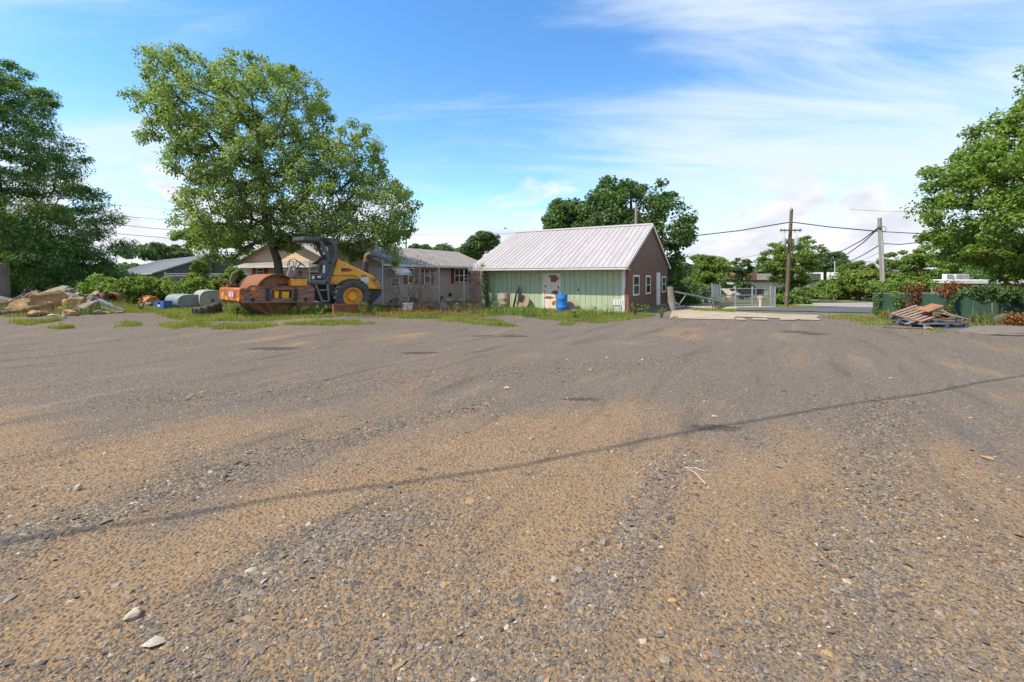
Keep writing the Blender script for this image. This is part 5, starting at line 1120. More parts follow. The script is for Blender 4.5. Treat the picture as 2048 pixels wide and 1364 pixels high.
# ------------------------------------------------------------------ rocks
def rock(label, loc, size, m, rz=0, flat=1, seed=0, group=None, name='boulder', cat='rock', sub=4, rough=.35):
    bm = bmesh.new(); off = Vector((seed * 7.3, seed * 3.1, seed * 1.7)); rr = random.Random(seed * 17)
    if name == 'gravel_mound':
        bmesh.ops.create_icosphere(bm, subdivisions=5, radius=1)
    else:                                    # a broken block: hull of scattered points, its faces split and roughened
        for k in range(20 if sub > 2 else 12):
            v = Vector((rr.gauss(0, 1), rr.gauss(0, 1), rr.gauss(0, 1))).normalized() * rr.uniform(.8, 1.12); bm.verts.new(v)
        r_ = bmesh.ops.convex_hull(bm, input=bm.verts); bmesh.ops.delete(bm, geom=[e for e in set(r_['geom_interior'] + r_['geom_unused']) if isinstance(e, bmesh.types.BMVert)], context='VERTS')
        if sub > 2: bmesh.ops.bevel(bm, geom=bm.edges[:], offset=.05, segments=1, affect='EDGES')
        bmesh.ops.triangulate(bm, faces=bm.faces[:]); bmesh.ops.subdivide_edges(bm, edges=bm.edges[:], cuts=3 if sub > 2 else 1, use_grid_fill=True)
    if name == 'boulder': size = (size[0] * 1.15, size[1] * 1.15, size[2] * 1.3)
    for v in bm.verts:
        p = v.co.copy(); n = mnoise.noise(p * 1.1 + off) * rough * .5 + mnoise.noise(p * 3.3 + off) * rough * .28 + mnoise.noise(p * 8 + off) * rough * .14
        v.co = p * (1 + n); v.co.z = max(v.co.z, -.45)
        v.co = Vector((v.co.x * size[0], v.co.y * size[1], (v.co.z + .3) * size[2]))
    me = bpy.data.meshes.new(name); bm.to_mesh(me); bm.free(); me.materials.append(m)
    if name == 'gravel_mound': [setattr(p, 'use_smooth', True) for p in me.polygons]
    o = bpy.data.objects.new(name, me); C.objects.link(o); o.location = loc; o.rotation_euler = (0, 0, rz); return tag(o, label, cat, group)
stone_t = M('tan_sandstone', (.40, .25, .115), (.27, .17, .09), sc_=2.2, r=.95, bump=.9, bsc=9, dirt=.55); stone_g = M('grey_slab', (.29, .235, .175), (.21, .17, .13), sc_=2, r=.95, bump=.8, bsc=9, dirt=.25)
stone_p = M('pale_stone', (.42, .34, .25), (.33, .27, .2), sc_=6, r=.9, bump=.5, bsc=30); stone_d = M('dark_stone', (.15, .14, .14), (.11, .105, .105), sc_=6, r=.9, bump=.5)
for i, (lab, px, py, sx, sy, sz, m, rz, lift) in enumerate((
    ('long tan boulder at the front left of the rubble heap', 62, 629, .85, .5, .42, stone_t, .3, 0),
    ('bright ochre boulder in the middle of the rubble heap', 104, 627, .75, .6, .68, stone_t, 1.2, 0),
    ('pinkish ochre boulder right of the bright one in the rubble heap', 148, 626, .6, .5, .5, stone_t, 2.2, 0),
    ('grey rounded boulder at the right end of the rubble heap', 178, 628, .48, .42, .42, stone_g, .8, 0),
    ('small brown stone lying before the long tan boulder', 64, 634, .2, .18, .2, stone_t, .1, 0),
    ('long pale slab resting across the top of the rubble heap', 118, 612, 1.15, .55, .34, stone_g, -.25, .5),
    ('second grey slab sloping down the right of the rubble heap', 150, 614, .75, .45, .25, stone_g, -.5, .38),
    ('dark cleft block under the slabs of the rubble heap', 138, 617, .55, .5, .4, stone_g, .9, .1),
    ('flat pale chip on the gravel in front of the rubble heap', 108, 632, .26, .2, .06, stone_p, .2, 0),
    ('tan rock beside the weeds at the roller drum', 527, 622, .24, .18, .2, stone_t, .4, 0), ('flat brown rock in the grass before the roller drum', 517, 630, .28, .16, .12, stone_t, .2, 0),
    ('grey flat stone beneath the rusty orange barrel', 296, 615, .42, .28, .16, stone_d, 0, 0),
    ('rough grey stone mound in weeds by the bare gate frame', 888, 619, .3, .25, .26, stone_g, .4, 0), ('dark stone heap in orange weeds left of the bare gate frame', 862, 618, .42, .3, .24, stone_d, 1, 0),
    ('large dark boulder under the orange bush on the right', 1996, 650, .42, .4, .3, stone_d, .5, 0))):
    g = G(px, py); g.z += lift; rock(lab, g, (sx, sy, sz), m, rz, seed=i + 1, group='rocks round the lot edge')
random.seed(5)
for i, (lab, px, py, lz, s_, m) in enumerate((('small ochre chunk tucked between the two ochre boulders', 128, 627, 0, .24, stone_t), ('grey chunk on the crest left of the long pale slab', 100, 613, .5, .3, stone_g), ('tan chunk at the left shoulder of the heap', 82, 620, .3, .34, stone_t), ('grey cube like chunk under the right slab end', 166, 619, .15, .3, stone_g), ('ochre chunk low in front of the pinkish boulder', 140, 632, 0, .2, stone_t), ('dark chunk between slab and weathered plank', 186, 615, .25, .28, stone_d), ('small grey chunk at the toe of the grey boulder', 196, 629, 0, .16, stone_g), ('brown chunk on top of the crest behind the slab', 130, 606, .75, .25, stone_d), ('tan fragment before the long tan boulder on the right', 84, 632, 0, .18, stone_t), ('grey fragment behind the leaning tyre', 70, 614, .4, .3, stone_g), ('rusty brown lump at the back right of the heap', 206, 610, .35, .3, rustm), ('small pale fragment on the grass right of the grey boulder', 210, 628, 0, .14, stone_p))):
    g = G(px, py); g.z += lz; rock(lab, g, (s_ * 1.2, s_, s_ * .8), m, i * .9, seed=i + 90, group='rocks round the lot edge', sub=3)
mound = rock('low grey gravel mound at the right edge', G(2010, 668), (1.5, .7, .2), M('gravel_mound', (.21, .175, .14), (.13, .11, .09), sc_=40, r=.95, bump=.9, bsc=50), .1, seed=31, name='gravel_mound', cat='mound', sub=4, rough=.2)
# loose stones on the open gravel, each one seen in the photograph
for i, (lab, px, py, w, m, fl) in enumerate((
    ('cream lump of stone alone on the left foreground gravel', 156, 984, .042, stone_p, .85), ('round pale grey stone low on the left near the bottom', 265, 1243, .05, stone_p, .6), ('flat grey shard left of centre in the foreground', 232, 1172, .03, stone_g, .35),
    ('flat tan shard low in the middle foreground', 888, 1177, .03, stone_t, .4), ('angular cream stone low in the middle foreground', 1106, 1170, .033, stone_p, .6), ('whitish stone on the mid lot above centre', 1014, 778, .06, stone_p, .6),
    ('small tan stone on the mid lot in front of the shed door', 1062, 879, .03, stone_t, .7), ('bright white pebble right of the middle foreground', 1166, 1103, .02, stone_p, .8), ('brownish stone on the mid lot below the blue barrel', 1180, 742, .055, stone_t, .7),
    ('tan pebble on the shadow line near the middle', 1224, 909, .026, stone_t, .7), ('flat cream shard at the lower right of middle', 1286, 1284, .024, stone_p, .35), ('pale stone low on the right foreground', 1694, 1170, .03, stone_p, .5),
    ('flat tan shard at lower right of middle foreground', 1345, 1208, .026, stone_t, .4), ('pinkish pebble at the very bottom left of middle', 783, 1324, .018, stone_t, .7), ('flat tan stone at the right edge of the lot', 1976, 918, .055, stone_t, .4),
    ('yellowish chip on the gravel below the shadow line', 1155, 1058, .02, stone_t, .4), ('grey flat stone at lower right corner', 1880, 1232, .03, stone_g, .35), ('pale chip on the right lot below the pallets', 1778, 758, .07, stone_p, .3), ('pale shard on the right lot above the shadow line', 1428, 836, .045, stone_p, .4), ('grey stone at the bottom edge right of middle', 1330, 1328, .03, stone_g, .4))):
    g = G(px, py); rock(lab, g, (w, w * .8, w * fl), m, i * 1.3, seed=i + 40, group='loose stones on the lot', name='loose_stone', cat='stone', sub=3)
def bent_wire():
    a, b, c = G(1412, 946), G(1370, 940), G(1411, 972); m = MB(); up = Vector((0, 0, .012)); m.tube([a + up, (a + b) / 2 + up * 1.6, b + up, (b + c) / 2 + up * 2.2 + Vector((.01, .01, 0)), c + up], .0025, 5); tag(m.build('bent_wire', whitep), 'thin bent white wire lying on the right foreground gravel', 'wire')
bent_wire()

# ------------------------------------------------------------------ scrap tyres, tanks, crate, logs on the left
def tyre(label, loc, R_, W_, rot, m=None):
    m = m or rubber; prof = []
    for k in range(13): a = math.pi * (k / 12) ; prof.append((R_ - .34 * R_ + .34 * R_ * math.sin(a) ** .6, -W_ / 2 * math.cos(a)))
    prof += [(R_ * .6, W_ * .42), (R_ * .62, 0), (R_ * .6, -W_ * .42), prof[0]]
    mb = MB().lathe(prof, ('z', (0, 0, 0)), 36, cap=False)
    for k in range(26): th = 2 * math.pi * k / 26; mb.box((R_ * .985 * math.cos(th), R_ * .985 * math.sin(th), (W_ * .2) * (1 if k % 2 else -1)), (.05, .07, W_ * .5), Matrix.Rotation(th, 3, 'Z'))
    o = mb.build('old_tyre_ring', m, smooth=True); o.location = loc; o.rotation_euler = rot; return tag(o, label, 'tyre', 'old tyres on the left')
dusty = M('dusty_rubber', (.16, .11, .085), (.11, .08, .065), sc_=4, r=.95, bump=.4, dirt=.5); blackrub = M('cracked_rubber', (.05, .042, .038), (.09, .07, .055), sc_=6, r=.95, bump=.8, bsc=14, dirt=.4)
tyre('dusty tyre leaning on the left end of the rubble heap', G(55, 624) + Vector((0, 0, .45)), .60, .24, (R(52), R(-14), R(-10)), dusty)
tyre('dusty tyre lying flat at the left edge below the leaning one', G(18, 629) + Vector((0, 0, .1)), .62, .22, (0, R(2), 0), dusty)
tyre('black lugged tyre lying tilted on the grass before the grey tanks', G(415, 631) + Vector((0, 0, .22)), .50, .42, (R(4), R(-13), R(20)), blackrub)
def tank(label, pa, pb, hw, hh, m, zc, cap=True, hole=False):
    """oval section tank lying between two points"""
    a, b = Vector(pa), Vector(pb); d = (b - a); L = d.length; e = empty('fuel_tank', a, math.atan2(d.y, d.x), label, 'tank', 'old tanks on the left'); n = 40
    def ring(x, k):
        out = []
        for i in range(n): t = 2 * math.pi * i / n; cx = math.copysign(abs(math.cos(t)) ** .62, math.cos(t)); sx = math.copysign(abs(math.sin(t)) ** .8, math.sin(t)); out.append((x, hw * k * cx, hh + hh * k * sx))
        return out
    m_ = MB(); rs = [ring(0, .93), ring(0.03, 1), ring(L * .5, 1), ring(L - .03, 1), ring(L, .97), ring(L, .93), ring(L - .04, .90)]
    vs = [p for r_ in rs for p in r_]; fs = [(i * n + k, i * n + (k + 1) % n, (i + 1) * n + (k + 1) % n, (i + 1) * n + k) for i in range(len(rs) - 1) for k in range(n)] + [list(range(n)), list(range((len(rs) - 1) * n, len(rs) * n))]
    m_.add(vs, fs); m_.build('tank_shell', m, e, smooth=True)
    if not hole:
        for z in (.5, 1.5): MB().bx(L - .035, L - .01, -hw * .55, hw * .55, hh * z - .03, hh * z + .03).build('end_rib', m, e)
    else: MB().lathe([(.075, L - .038), (.08, L + .02), (.05, L + .02), (.05, L - .03)], ('x', (0, hw * .05, hh * .85)), 14).build('filler_ring', rustm, e)
    MB().tube([(L * .4, 0, hh * 2 - .02), (L * .4, 0, hh * 2 + .08)], .04, 8).build('spout', steel, e); return e
tankm = M('tank_grey', (.25, .285, .285), (.20, .23, .235), sc_=1.5, r=.55, dirt=.2); tankw = M('tank_pale', (.33, .335, .29), (.27, .275, .24), sc_=2, r=.65, dirt=.3, rust=.12, rc=(.2, .1, .05))
gA = G(382, 617); tank('smooth grey oval tank lying beside the blue crate', gA + Vector((-1.45, 1.05, 0)), gA, .56, .345, tankm, 0)
gB = G(424, 616); tank('pale boxy tank with a rusty filler hole behind the lugged tyre', gB + Vector((-1.3, 1.35, 0)), gB, .52, .44, tankw, 0, hole=True)
def crate():
    g = G(327, 619); e = empty('plastic_crate', g, R(-18), 'blue plastic crate on the grass in front of the grey tank', 'crate'); bm_ = M('crate_blue', (.05, .13, .33), (.04, .11, .28), sc_=5, r=.55, dirt=.25); w, d, h = .62, .42, .42; t = .02
    MB().bx(-w / 2, w / 2, -d / 2, d / 2, 0, t).build('base_panel', bm_, e)
    for x in (-w / 2, w / 2 - t): MB().bx(x, x + t, -d / 2, d / 2, t, h).build('side_panel', bm_, e)
    for y in (-d / 2, d / 2 - t):
        MB().bx(-w / 2 + t, w / 2 - t, y, y + t, t, h * .55).build('side_panel', bm_, e); MB().bx(-w / 2 + t, -w * .12, y, y + t, h * .55, h).build('side_panel', bm_, e); MB().bx(w * .12, w / 2 - t, y, y + t, h * .55, h).build('side_panel', bm_, e); MB().bx(-w * .12, w * .12, y, y + t, h * .88, h).build('handle', bm_, e)
    MB().bx(-.09, .08, -d / 2 - .004, -d / 2 - .001, .14, .25).build('worn_label', stick, e)
crate()
def crushed_barrel():
    g = G(299, 611); m = MB(); n = 22; vs = []; fs = []
    for i in range(7):
        for k in range(n):
            t = 2 * math.pi * k / n; r_ = .28 * (1 + .22 * math.sin(k * 1.9 + i) * (.3 + i / 9)); vs.append((i * .16 - .45, r_ * math.cos(t) * 1.1, .25 + r_ * math.sin(t) * (.8 + .04 * i)))
    for i in range(6):
        for k in range(n): fs.append((i * n + k, i * n + (k + 1) % n, (i + 1) * n + (k + 1) % n, (i + 1) * n + k))
    fs.append(list(range(n))); fs.append(list(range(6 * n, 7 * n))); m.add(vs, fs); o = m.build('crushed_barrel', M('orange_scrap', (.58, .21, .06), (.42, .15, .06), sc_=4, r=.75, rust=.4, bump=.4)); o.location = g; o.rotation_euler = (0, 0, R(150)); tag(o, 'crumpled orange barrel lying left of the blue crate', 'barrel')
crushed_barrel()
greywood = M('weathered_wood', (.24, .22, .195), (.17, .155, .14), sc_=3, r=.95, bump=.4, stretch=(.4, 3, 3)); bluegrey = M('blue_grey_metal', (.17, .21, .25), (.13, .16, .19), sc_=3, r=.6, dirt=.2)
def bar(label, p0, p1, l0, l1, w, h, m, name='plank', cat='plank', group='loose boards and bars in the rubble'):
    a, b = G(*p0), G(*p1); a.z += l0; b.z += l1; d = b - a; q = d.to_track_quat('X', 'Z').to_matrix(); o = MB().box((d.length / 2, 0, 0), (d.length, w, h)).build(name, m, bevel=.006); o.location = a; o.rotation_euler = q.to_euler(); tag(o, label, cat, group)
bar('blue grey steel channel sloping down the right of the rubble', (198, 621), (248, 625), .5, .05, .14, .1, bluegrey, 'steel_bar', 'bar'); bar('second blue grey bar lying lower beside the sloping channel', (182, 622), (225, 626), .35, .04, .12, .06, bluegrey, 'steel_bar', 'bar')
bar('grey board under the blue grey bars', (205, 622), (240, 627), .18, .04, .25, .04, greywood); bar('weathered plank sticking up right behind the rubble', (243, 612), (258, 604), .1, .65, .1, .05, greywood); bar('brownish board propped behind the grey slabs', (160, 612), (198, 610), .55, .62, .3, .05, M('brown_board', (.33, .17, .10), (.25, .14, .09), r=.9), 'board', 'board')
bar('short pale board end pointing right behind the slabs', (182, 612), (197, 608), .5, .78, .25, .06, twig, 'board', 'board'); bar('pale lath lying in the grass right of the lugged tyre', (438, 621), (476, 621), .03, .03, .06, .03, whitep); bar('dark flat bar on the gravel before the rubble heap', (116, 636), (131, 637), .02, .02, .12, .03, stone_d, 'bar', 'bar')
def hoop():
    for (lab, px, py, s, lz) in (('rusty wheel hoop standing right of the slabs', 226, 614, .42, .0), ('dark brown scrap machine shell behind the rusty hoop', 236, 606, .62, .25)):
        g = G(px, py); g.z += lz; m = MB(); n = 24; pr = [(s, -.14), (s, .14), (s * .82, .14), (s * .8, -.14), (s, -.14)]; m.lathe(pr, ('y', (0, 0, s * .8)), n, cap=False)
        if s > .5: m.lathe([(s * .8, -.1), (s * .3, -.02), (s * .3, .02), (s * .8, .1)], ('y', (0, 0, s * .8)), n)
        o = m.build('scrap_hoop', rustm if s < .5 else M('mossy_scrap', (.14, .115, .06), (.1, .07, .05), sc_=5, r=.9, bump=.5), smooth=True); o.location = g; o.rotation_euler = (R(8), 0, R(15)); tag(o, lab, 'scrap')
hoop()
def stump():
    g = FP(6, 25); g = Vector(g); rr = .27; e = empty('tree_stump', g, 0, 'tall grey cut tree stump at the left edge', 'stump'); zt = P(6, 528, 25).z - g.z
    MB().tube([(0, 0, -.2), (0, 0, .15), (.02, 0, zt * .5), (0, 0, zt)], [rr * 1.4, rr * 1.1, rr * .98, rr * .92], 18).build('stem', barkg, e, smooth=True); MB().lathe([(0, zt + .002), (rr * .9, zt + .002), (rr * .86, zt + .03), (0, zt + .03)], ('z', (0, 0, 0)), 18).build('cut_top', poleg, e)
    for (lab, a, b, r0, r1, la, lb) in (('thick fallen log at the left edge behind the tyres', (-30, 616), (34, 618), .28, .24, .35, .2), ('thin bare branch arching left of the rubble', (20, 612), (66, 606), .05, .02, .2, .75), ('forked dry branch standing above the leaning tyre', (40, 612), (52, 604), .05, .015, .2, .9), ('long bare branch rising behind the pale slab', (84, 612), (110, 604), .04, .015, .3, .95), ('dry branch lying across the brush behind the tyres', (28, 614), (90, 611), .04, .02, .45, .4)):
        p, q = G(*a), G(*b); p.z += la; q.z += lb; m = MB().tube([Vector(), (q - p) * .5 + Vector((0, 0, .08)), q - p], [r0, (r0 + r1) / 2, r1], 8)
        if r0 < .1:
            for t in (.45, .65, .8): c = (q - p) * t; m.tube([c, c + Vector((random.uniform(-.2, .3), 0, .25)), c + Vector((random.uniform(-.3, .4), .05, .4))], [r1, r1 * .8, r1 * .4], 5)
        o = m.build('fallen_log' if r0 > .1 else 'branch', barkg, smooth=True); o.location = p; tag(o, lab, 'log' if r0 > .1 else 'branch', None if r0 > .1 else 'dry branches by the rubble')
stump()

# ------------------------------------------------------------------ pallets and boards on the right
pw = M('pallet_wood', (.27, .165, .105), (.19, .125, .09), sc_=2.5, r=.95, bump=.3, stretch=(.4, 4, 4), dirt=.2); pw2 = M('pale_pallet_wood', (.31, .215, .145), (.23, .165, .12), sc_=2.5, r=.95, bump=.3, stretch=(.4, 4, 4), dirt=.2); pblue = M('blue_pallet_paint', (.06, .17, .32), (.085, .14, .20), sc_=3, r=.8, dirt=.35)
def pallet(label, loc, rot, deck, block, l=1.2, w=1.0):
    e = empty('wooden_pallet', loc, 0, label, 'pallet', 'pallets in the heap'); e.rotation_euler = rot
    n = 7
    for k in range(n): y = -w / 2 + (w - .1) * k / (n - 1); MB().bx(-l / 2, l / 2, y, y + .095, .122, .144).build('deck_board', deck, e)
    for y in (-w / 2, -.05, w / 2 - .1): MB().bx(-l / 2, l / 2, y, y + .1, 0, .02).build('base_board', block, e)
    for x in (-l / 2, -.07, l / 2 - .14):
        MB().bx(x, x + .1, -w / 2, w / 2, .1005, .1215).build('stringer', block, e)
        for y in (-w / 2, -.05, w / 2 - .1): MB().bx(x, x + .14, y, y + .1, .0205, .1).build('block', block, e)
    return e
g0 = G(1868, 655)
pallet('blue painted pallet flat at the bottom of the heap', g0 + Vector((.15, .25, .02)), (0, 0, R(6)), pw, pblue, 1.75, 1.1)
pallet('brown pallet second from the bottom of the heap, with blue blocks', g0 + Vector((.05, .45, .2)), (R(4), R(-3), R(-6)), pw, pblue, 1.7, 1.1)
pallet('weathered pallet tilted up to the left on top of the heap', g0 + Vector((-.12, .5, .36)), (R(12), R(-12), R(16)), pw2, pw, 1.4, 1.05)
pallet('pale pallet sloping down to the right on the heap', g0 + Vector((.62, .35, .37)), (R(8), R(13), R(-12)), pw2, pw, 1.15, 1.0)
o = MB().box((0, 0, 0), (0.8, .40, .035), Matrix.Rotation(0, 3, 'Z')).build('rusty_sheet', M('orange_board', (.34, .155, .075), (.25, .12, .065), sc_=2, r=.85, stretch=(.5, 3, 1), rust=.25)); o.location = g0 + Vector((.1, .25, .70)); o.rotation_euler = (R(9), R(-15), R(14)); tag(o, 'orange brown board lying topmost on the pallet heap', 'board')
for (lab, p0, p1, l0, l1, w, m) in (('brown board sloping across the front of the pallet heap', (1812, 655), (1886, 650), .12, .55, .14, pw), ('board running down the right front of the pallet heap', (1884, 650), (1922, 655), .55, .2, .14, pw2), ('long board lying on the gravel before the pallets', (1764, 656), (1856, 659), .03, .03, .13, pw), ('dark board on the ground at the left foot of the heap', (1775, 650), (1822, 652), .05, .09, .14, M('dark_board', (.11, .06, .045), r=.95)), ('short board end jutting left from the heap', (1784, 648), (1820, 649), .06, .25, .12, pw)):
    bar(lab, p0, p1, l0, l1, w, .03, m, 'loose_board', 'board', 'boards round the pallet heap')
o = MB().box((0, 0, .1), (.17, .14, .2)).build('blue_block', pblue, bevel=.01); o.location = G(1813, 648) + Vector((0, 0, .28)); tag(o, 'blue wooden block on the left shoulder of the pallet heap', 'block')
rock('brown broken lump under the front edge of the pallets', G(1858, 660), (.14, .1, .12), stone_t, seed=77, name='boulder', sub=2)

# ------------------------------------------------------------------ grass, weeds, gravel
def blades(name, polys, n, h, wdt, mat, thr=.42, sc_=.9, seed=3, lean=.5):
    rr = np.random.default_rng(seed); P_ = [[tuple(G(*p)[:2]) for p in poly] for poly in polys]; X = []; Y = []
    areas = [abs(sum(p[i][0] * p[(i + 1) % len(p)][1] - p[(i + 1) % len(p)][0] * p[i][1] for i in range(len(p)))) / 2 for p in P_]
    for p, a in zip(P_, areas):
        k = int(n * a / sum(areas)) * 3; xs = [q[0] for q in p]; ys = [q[1] for q in p]; x = rr.uniform(min(xs), max(xs), k * 2); y = rr.uniform(min(ys), max(ys), k * 2)
        ok = inside(p, x, y); x, y = x[ok], y[ok]; v = vnoise(x * sc_, y * sc_ * 1.5, seed) * .6 + vnoise(x * sc_ * 3.3, y * sc_ * 3.3, seed + 1) * .4; e = edge_dist(p, x, y)
        ok = rr.random(len(x)) < np.clip((v + np.clip(e * .6, 0, .32) - thr - .12) / .22, 0, 1) ** 1.5 + .03; x, y, e = x[ok], y[ok], e[ok]; m = int(n * a / sum(areas)); X.append(x[:m]); Y.append(y[:m])
    X, Y = np.concatenate(X), np.concatenate(Y); k = len(X); H = h * rr.uniform(.4, 1.2, k) * (.6 + .9 * vnoise(X * 1.7, Y * 1.7, 8)); z = gz(X, Y)
    a = rr.uniform(0, 6.283, k); l = rr.uniform(.1, lean, k) * H; b = a + rr.normal(0, 1, k); dx, dy = np.cos(a) * wdt / 2, np.sin(a) * wdt / 2; lx, ly = np.cos(b) * l, np.sin(b) * l
    V = np.stack([np.stack([X - dx, Y - dy, z - .01], 1), np.stack([X + dx, Y + dy, z - .01], 1), np.stack([X + lx * .4 + dx * .7, Y + ly * .4 + dy * .7, z + H * .6], 1), np.stack([X + lx * .4 - dx * .7, Y + ly * .4 - dy * .7, z + H * .6], 1), np.stack([X + lx, Y + ly, z + H], 1)], 1).reshape(-1, 3)
    q = np.arange(k)[:, None] * 5; Fc = np.concatenate([q + [[0, 1, 2]], q + [[0, 2, 3]], q + [[3, 2, 4]]], 1).reshape(-1, 3)
    return tag(mesh_np(name, V, Fc, GM[mat], None), kind='stuff')
blades('grass', [[(-40, 634), (60, 634), (150, 630), (260, 626), (330, 634), (345, 641), (430, 647), (520, 643), (620, 640), (700, 636), (760, 637), (760, 618), (620, 616), (440, 614), (250, 612), (-40, 618)],
                 [(700, 638), (780, 636), (850, 640), (930, 650), (1000, 656), (1040, 654), (1000, 642), (960, 636), (1030, 632), (1110, 642), (1200, 649), (1290, 640), (1318, 634), (1300, 628), (1258, 628), (1120, 620), (970, 616), (860, 622), (760, 622)],
                 [(1325, 640), (1340, 634), (1372, 638), (1360, 642)], [(1380, 622), (1400, 619), (1470, 621), (1472, 625), (1430, 624)]], 90000, .13, .018, 'grass', .40)
blades('grass', [[(1640, 634), (1700, 630), (1770, 636), (1800, 640), (1780, 655), (1720, 650)], [(1860, 662), (1930, 655), (2000, 662), (2060, 660), (2060, 640), (1930, 646), (1880, 668), (1830, 672)], [(1540, 613), (1600, 612), (1640, 614), (1640, 617), (1560, 617)], [(1590, 612), (1640, 606), (1760, 606), (1760, 604), (1640, 598), (1560, 606)]], 26000, .13, .02, 'grass', .36, seed=5)
blades('grass', [[(85, 655), (120, 648), (150, 650), (150, 657), (110, 660)], [(210, 655), (250, 645), (280, 645), (290, 653), (235, 661)], [(290, 652), (400, 644), (500, 648), (560, 652), (480, 661), (340, 660)], [(-20, 646), (60, 640), (130, 640), (60, 652)], [(560, 650), (700, 642), (800, 648), (700, 655)], [(1740, 660), (1830, 668), (1860, 672), (1760, 668)], [(1118, 648), (1160, 645), (1165, 650), (1120, 652)]], 11000, .11, .016, 'grass', .42, seed=6)
blades('grass', [[(800, 612), (940, 611), (955, 603), (800, 603)], [(0, 616), (460, 612), (460, 600), (0, 602)]], 16000, .16, .022, 'grass', .2, seed=7)
blades('dead_weeds', [[(740, 634), (800, 634), (900, 634), (960, 628), (960, 614), (860, 616), (740, 619)]], 9000, .13, .03, 'rust', .42, seed=8, lean=1.2)
def weed(label, px, py, h, n=95, mat='shrub', lf=.10, w=.7):
    h *= 1.2
    g = G(px, py); e = empty('weed', g, 0, label, 'weed', 'broad leaved weeds at the lot edge'); rr = np.random.default_rng(int(px + py)); ns = 5; m = MB(); c = []; d = []
    for k in range(ns):
        a = rr.uniform(0, 6.28); t = Vector((math.cos(a) * h * w * rr.uniform(.2, .8), math.sin(a) * h * w * rr.uniform(.2, .8), h * rr.uniform(.6, 1))); m.tube([Vector(), t * .5 + Vector((0, 0, .05 * h)), t], .006, 4, cap=False)
        for j in range(n // ns): u = rr.uniform(.15, 1); c.append(np.array(t) * u + rr.normal(0, .05, 3) * h); d.append(rr.normal(0, 1, 3) + [0, 0, .2])
    m.build('stem', bark, e); c = np.array(c); s = lf * rr.uniform(.7, 1.3, len(c)); leaf_mesh('leaves', c, np.array(d), rr.normal(0, .5, (len(c), 3)) + [0, -.3, 1], s, s * .55, GM[mat], e)
for (lab, px, py, h) in (('tall leafy weed at the front corner of the roller drum', 506, 633, .85), ('weed growing against the middle of the drum frame', 556, 631, .7), ('weed at the rear of the drum frame beside the ladder', 598, 631, .62), ('weed clump between ladder and rusty steel box', 640, 632, .45), ('tuft growing against the rusty steel box', 724, 631, .5), ('leafy weeds left of the steel barrel at the shed', 990, 628, .5), ('green weed clump in front of the barrel and disc', 1045, 632, .42), ('weed clump at the foot of the rusty door', 1090, 634, .36), ('weeds in front of the blue barrel', 1150, 638, .35), ('bushy weed at the brown corner of the shed', 1270, 634, .55), ('weed beside the gable wall of the shed', 1290, 630, .45), ('bushy weed at the left end of the concrete drive', 1322, 636, .42), ('weeds round the foot of the barrier cage', 1440, 622, .42), ('weed clump in orange leaves right of the white bucket', 915, 628, .5), ('weed patch near the bare gate frame', 945, 630, .42), ('dark grass tuft before the ochre boulder', 133, 631, .5), ('spiky plant by the torn netting', 1955, 650, .42), ('small weed on the grass edge left of the rusty barrel', 283, 622, .35), ('small weed in the grass before the roller', 470, 634, .3), ('weed beside the drum scraper near the tan rock', 540, 633, .5)): weed(lab, px, py, h)
for (lab, px, py, h) in (('orange leaved weed under the rear of the drum frame', 622, 622, .4), ('rusty weed in the scrap left of the white bucket', 775, 624, .4), ('rusty weed clump right of the cooking pot', 845, 626, .4)): weed(lab, px, py, h, 60, 'rust', .085)
blades('tall_weeds', [[(-20, 628), (60, 634), (215, 630), (262, 618), (262, 612), (-20, 612)], [(450, 634), (640, 634), (668, 630), (668, 622), (450, 622)], [(730, 632), (770, 630), (770, 620), (730, 622)], [(965, 630), (1080, 638), (1080, 626), (975, 620)], [(1150, 640), (1262, 636), (1262, 630), (1150, 630)], [(1750, 640), (1800, 646), (1800, 634), (1750, 630)], [(1925, 652), (2060, 660), (2060, 644), (1930, 640)]], 5200, .42, .022, 'shrub', .46, seed=9, lean=.7)
blades('dry_stalks', [[(60, 634), (262, 626), (262, 612), (60, 618)], [(440, 630), (770, 632), (770, 618), (440, 618)], [(770, 630), (975, 632), (975, 612), (770, 614)], [(1925, 652), (2060, 660), (2060, 644), (1930, 640)]], 3000, .38, .012, 'dead', .44, seed=10, lean=.9)
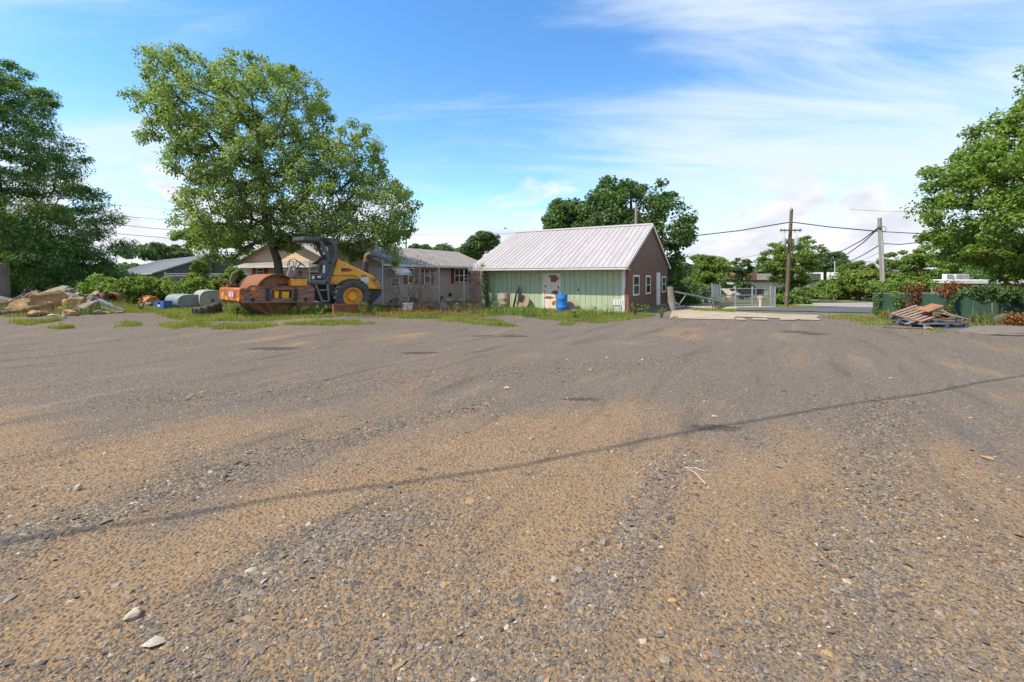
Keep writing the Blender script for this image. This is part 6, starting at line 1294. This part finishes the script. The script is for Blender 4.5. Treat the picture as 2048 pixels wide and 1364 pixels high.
def gravel():
    rr = np.random.default_rng(5); n = 105000
    px = rr.uniform(-420, 2470, n * 2); py = 640 + 760 * rr.random(n * 2) ** 1.15
    Y = HC * F / (py - HY); X = (px - 1024) / F * Y
    v = vnoise(X * .9 + Y * .5, Y * .7 - X * .4, 12) * .5 + vnoise(X * 2.6, Y * 2.2, 13) * .3 + vnoise(X * 7, Y * 7, 14) * .2
    k = rr.random(n * 2) < np.clip((v - .36) * 2.8, .07, 1); X, Y = X[k][:n], Y[k][:n]
    # windrows of coarser grey stone thrown up beside the wheel tracks
    rows = (([(-120, 1130), (60, 1078), (200, 1030), (330, 985), (450, 945), (600, 898), (800, 850), (1000, 800)], .17, 15000), ([(480, 1190), (560, 1130), (640, 1090), (740, 1060), (840, 1020)], .16, 11000), ([(1160, 1250), (1230, 1150), (1290, 1040), (1330, 960), (1380, 900)], .14, 9000), ([(1700, 1200), (1720, 1080), (1740, 980), (1760, 880), (1780, 800)], .22, 12000), ([(300, 800), (700, 770), (1100, 740), (1400, 720)], .5, 9000))
    for pl, sd, cnt in rows:
        q = np.array([G(*p)[:2] for p in pl]); i = rr.integers(0, len(q) - 1, cnt); t = rr.random(cnt)[:, None]; p = q[i] * (1 - t) + q[i + 1] * t + rr.normal(0, sd, (cnt, 2)) * (.5 + vnoise(t[:, 0] * 5 + i * 3.0, t[:, 0] * 0, 6))[:, None]
        X = np.concatenate([X, p[:, 0]]); Y = np.concatenate([Y, p[:, 1]])
    nb = len(X) - sum(r_[2] for r_ in rows); n = len(X)
    s = np.exp(rr.normal(math.log(.0056), .45, n)); s = np.clip(np.maximum(s, .0011 * Y * rr.uniform(.5, 1.1, n)), .003, .035); Z = gz(X, Y)
    s[nb:] *= 1.25; big = rr.random(n) < .010; s[big] *= 2.0
    base = np.array([(1, 0, 0), (.3, .85, .1), (-.8, .6, -.05), (-.75, -.65, .1), (.35, -.9, 0), (.15, .2, .8), (-.2, -.15, .75)])
    V = base[None] * (1 + rr.normal(0, .22, (n, 7, 3))); sc3 = np.stack([s * rr.uniform(.8, 1.5, n), s * rr.uniform(.6, 1.1, n), s * rr.uniform(.3, .8, n)], 1); V = V * sc3[:, None, :]
    a = rr.uniform(0, 6.283, n); c, sn = np.cos(a)[:, None], np.sin(a)[:, None]; x, y = V[..., 0] * c - V[..., 1] * sn, V[..., 0] * sn + V[..., 1] * c
    tx, ty = rr.normal(0, .25, (n, 1)), rr.normal(0, .25, (n, 1)); V = np.stack([x + X[:, None], y + Y[:, None], V[..., 2] + x * tx + y * ty + (Z + s * .12)[:, None]], -1).reshape(-1, 3)
    f = np.array([(0, 1, 5), (1, 2, 5), (2, 6, 5), (2, 3, 6), (3, 4, 6), (4, 0, 6), (0, 5, 6)]); Fc = (np.arange(n)[:, None, None] * 7 + f[None]).reshape(-1, 3)
    m = island_mat('gravel_stones', ((0, (.088, .077, .068)), (.18, (.14, .12, .102)), (.38, (.185, .15, .116)), (.55, (.17, .125, .08)), (.68, (.25, .18, .11)), (.84, (.22, .195, .165)), (.93, (.31, .20, .10)), (.982, (.42, .36, .28))))
    tag(mesh_np('gravel', V, Fc, m), kind='stuff')
gravel()
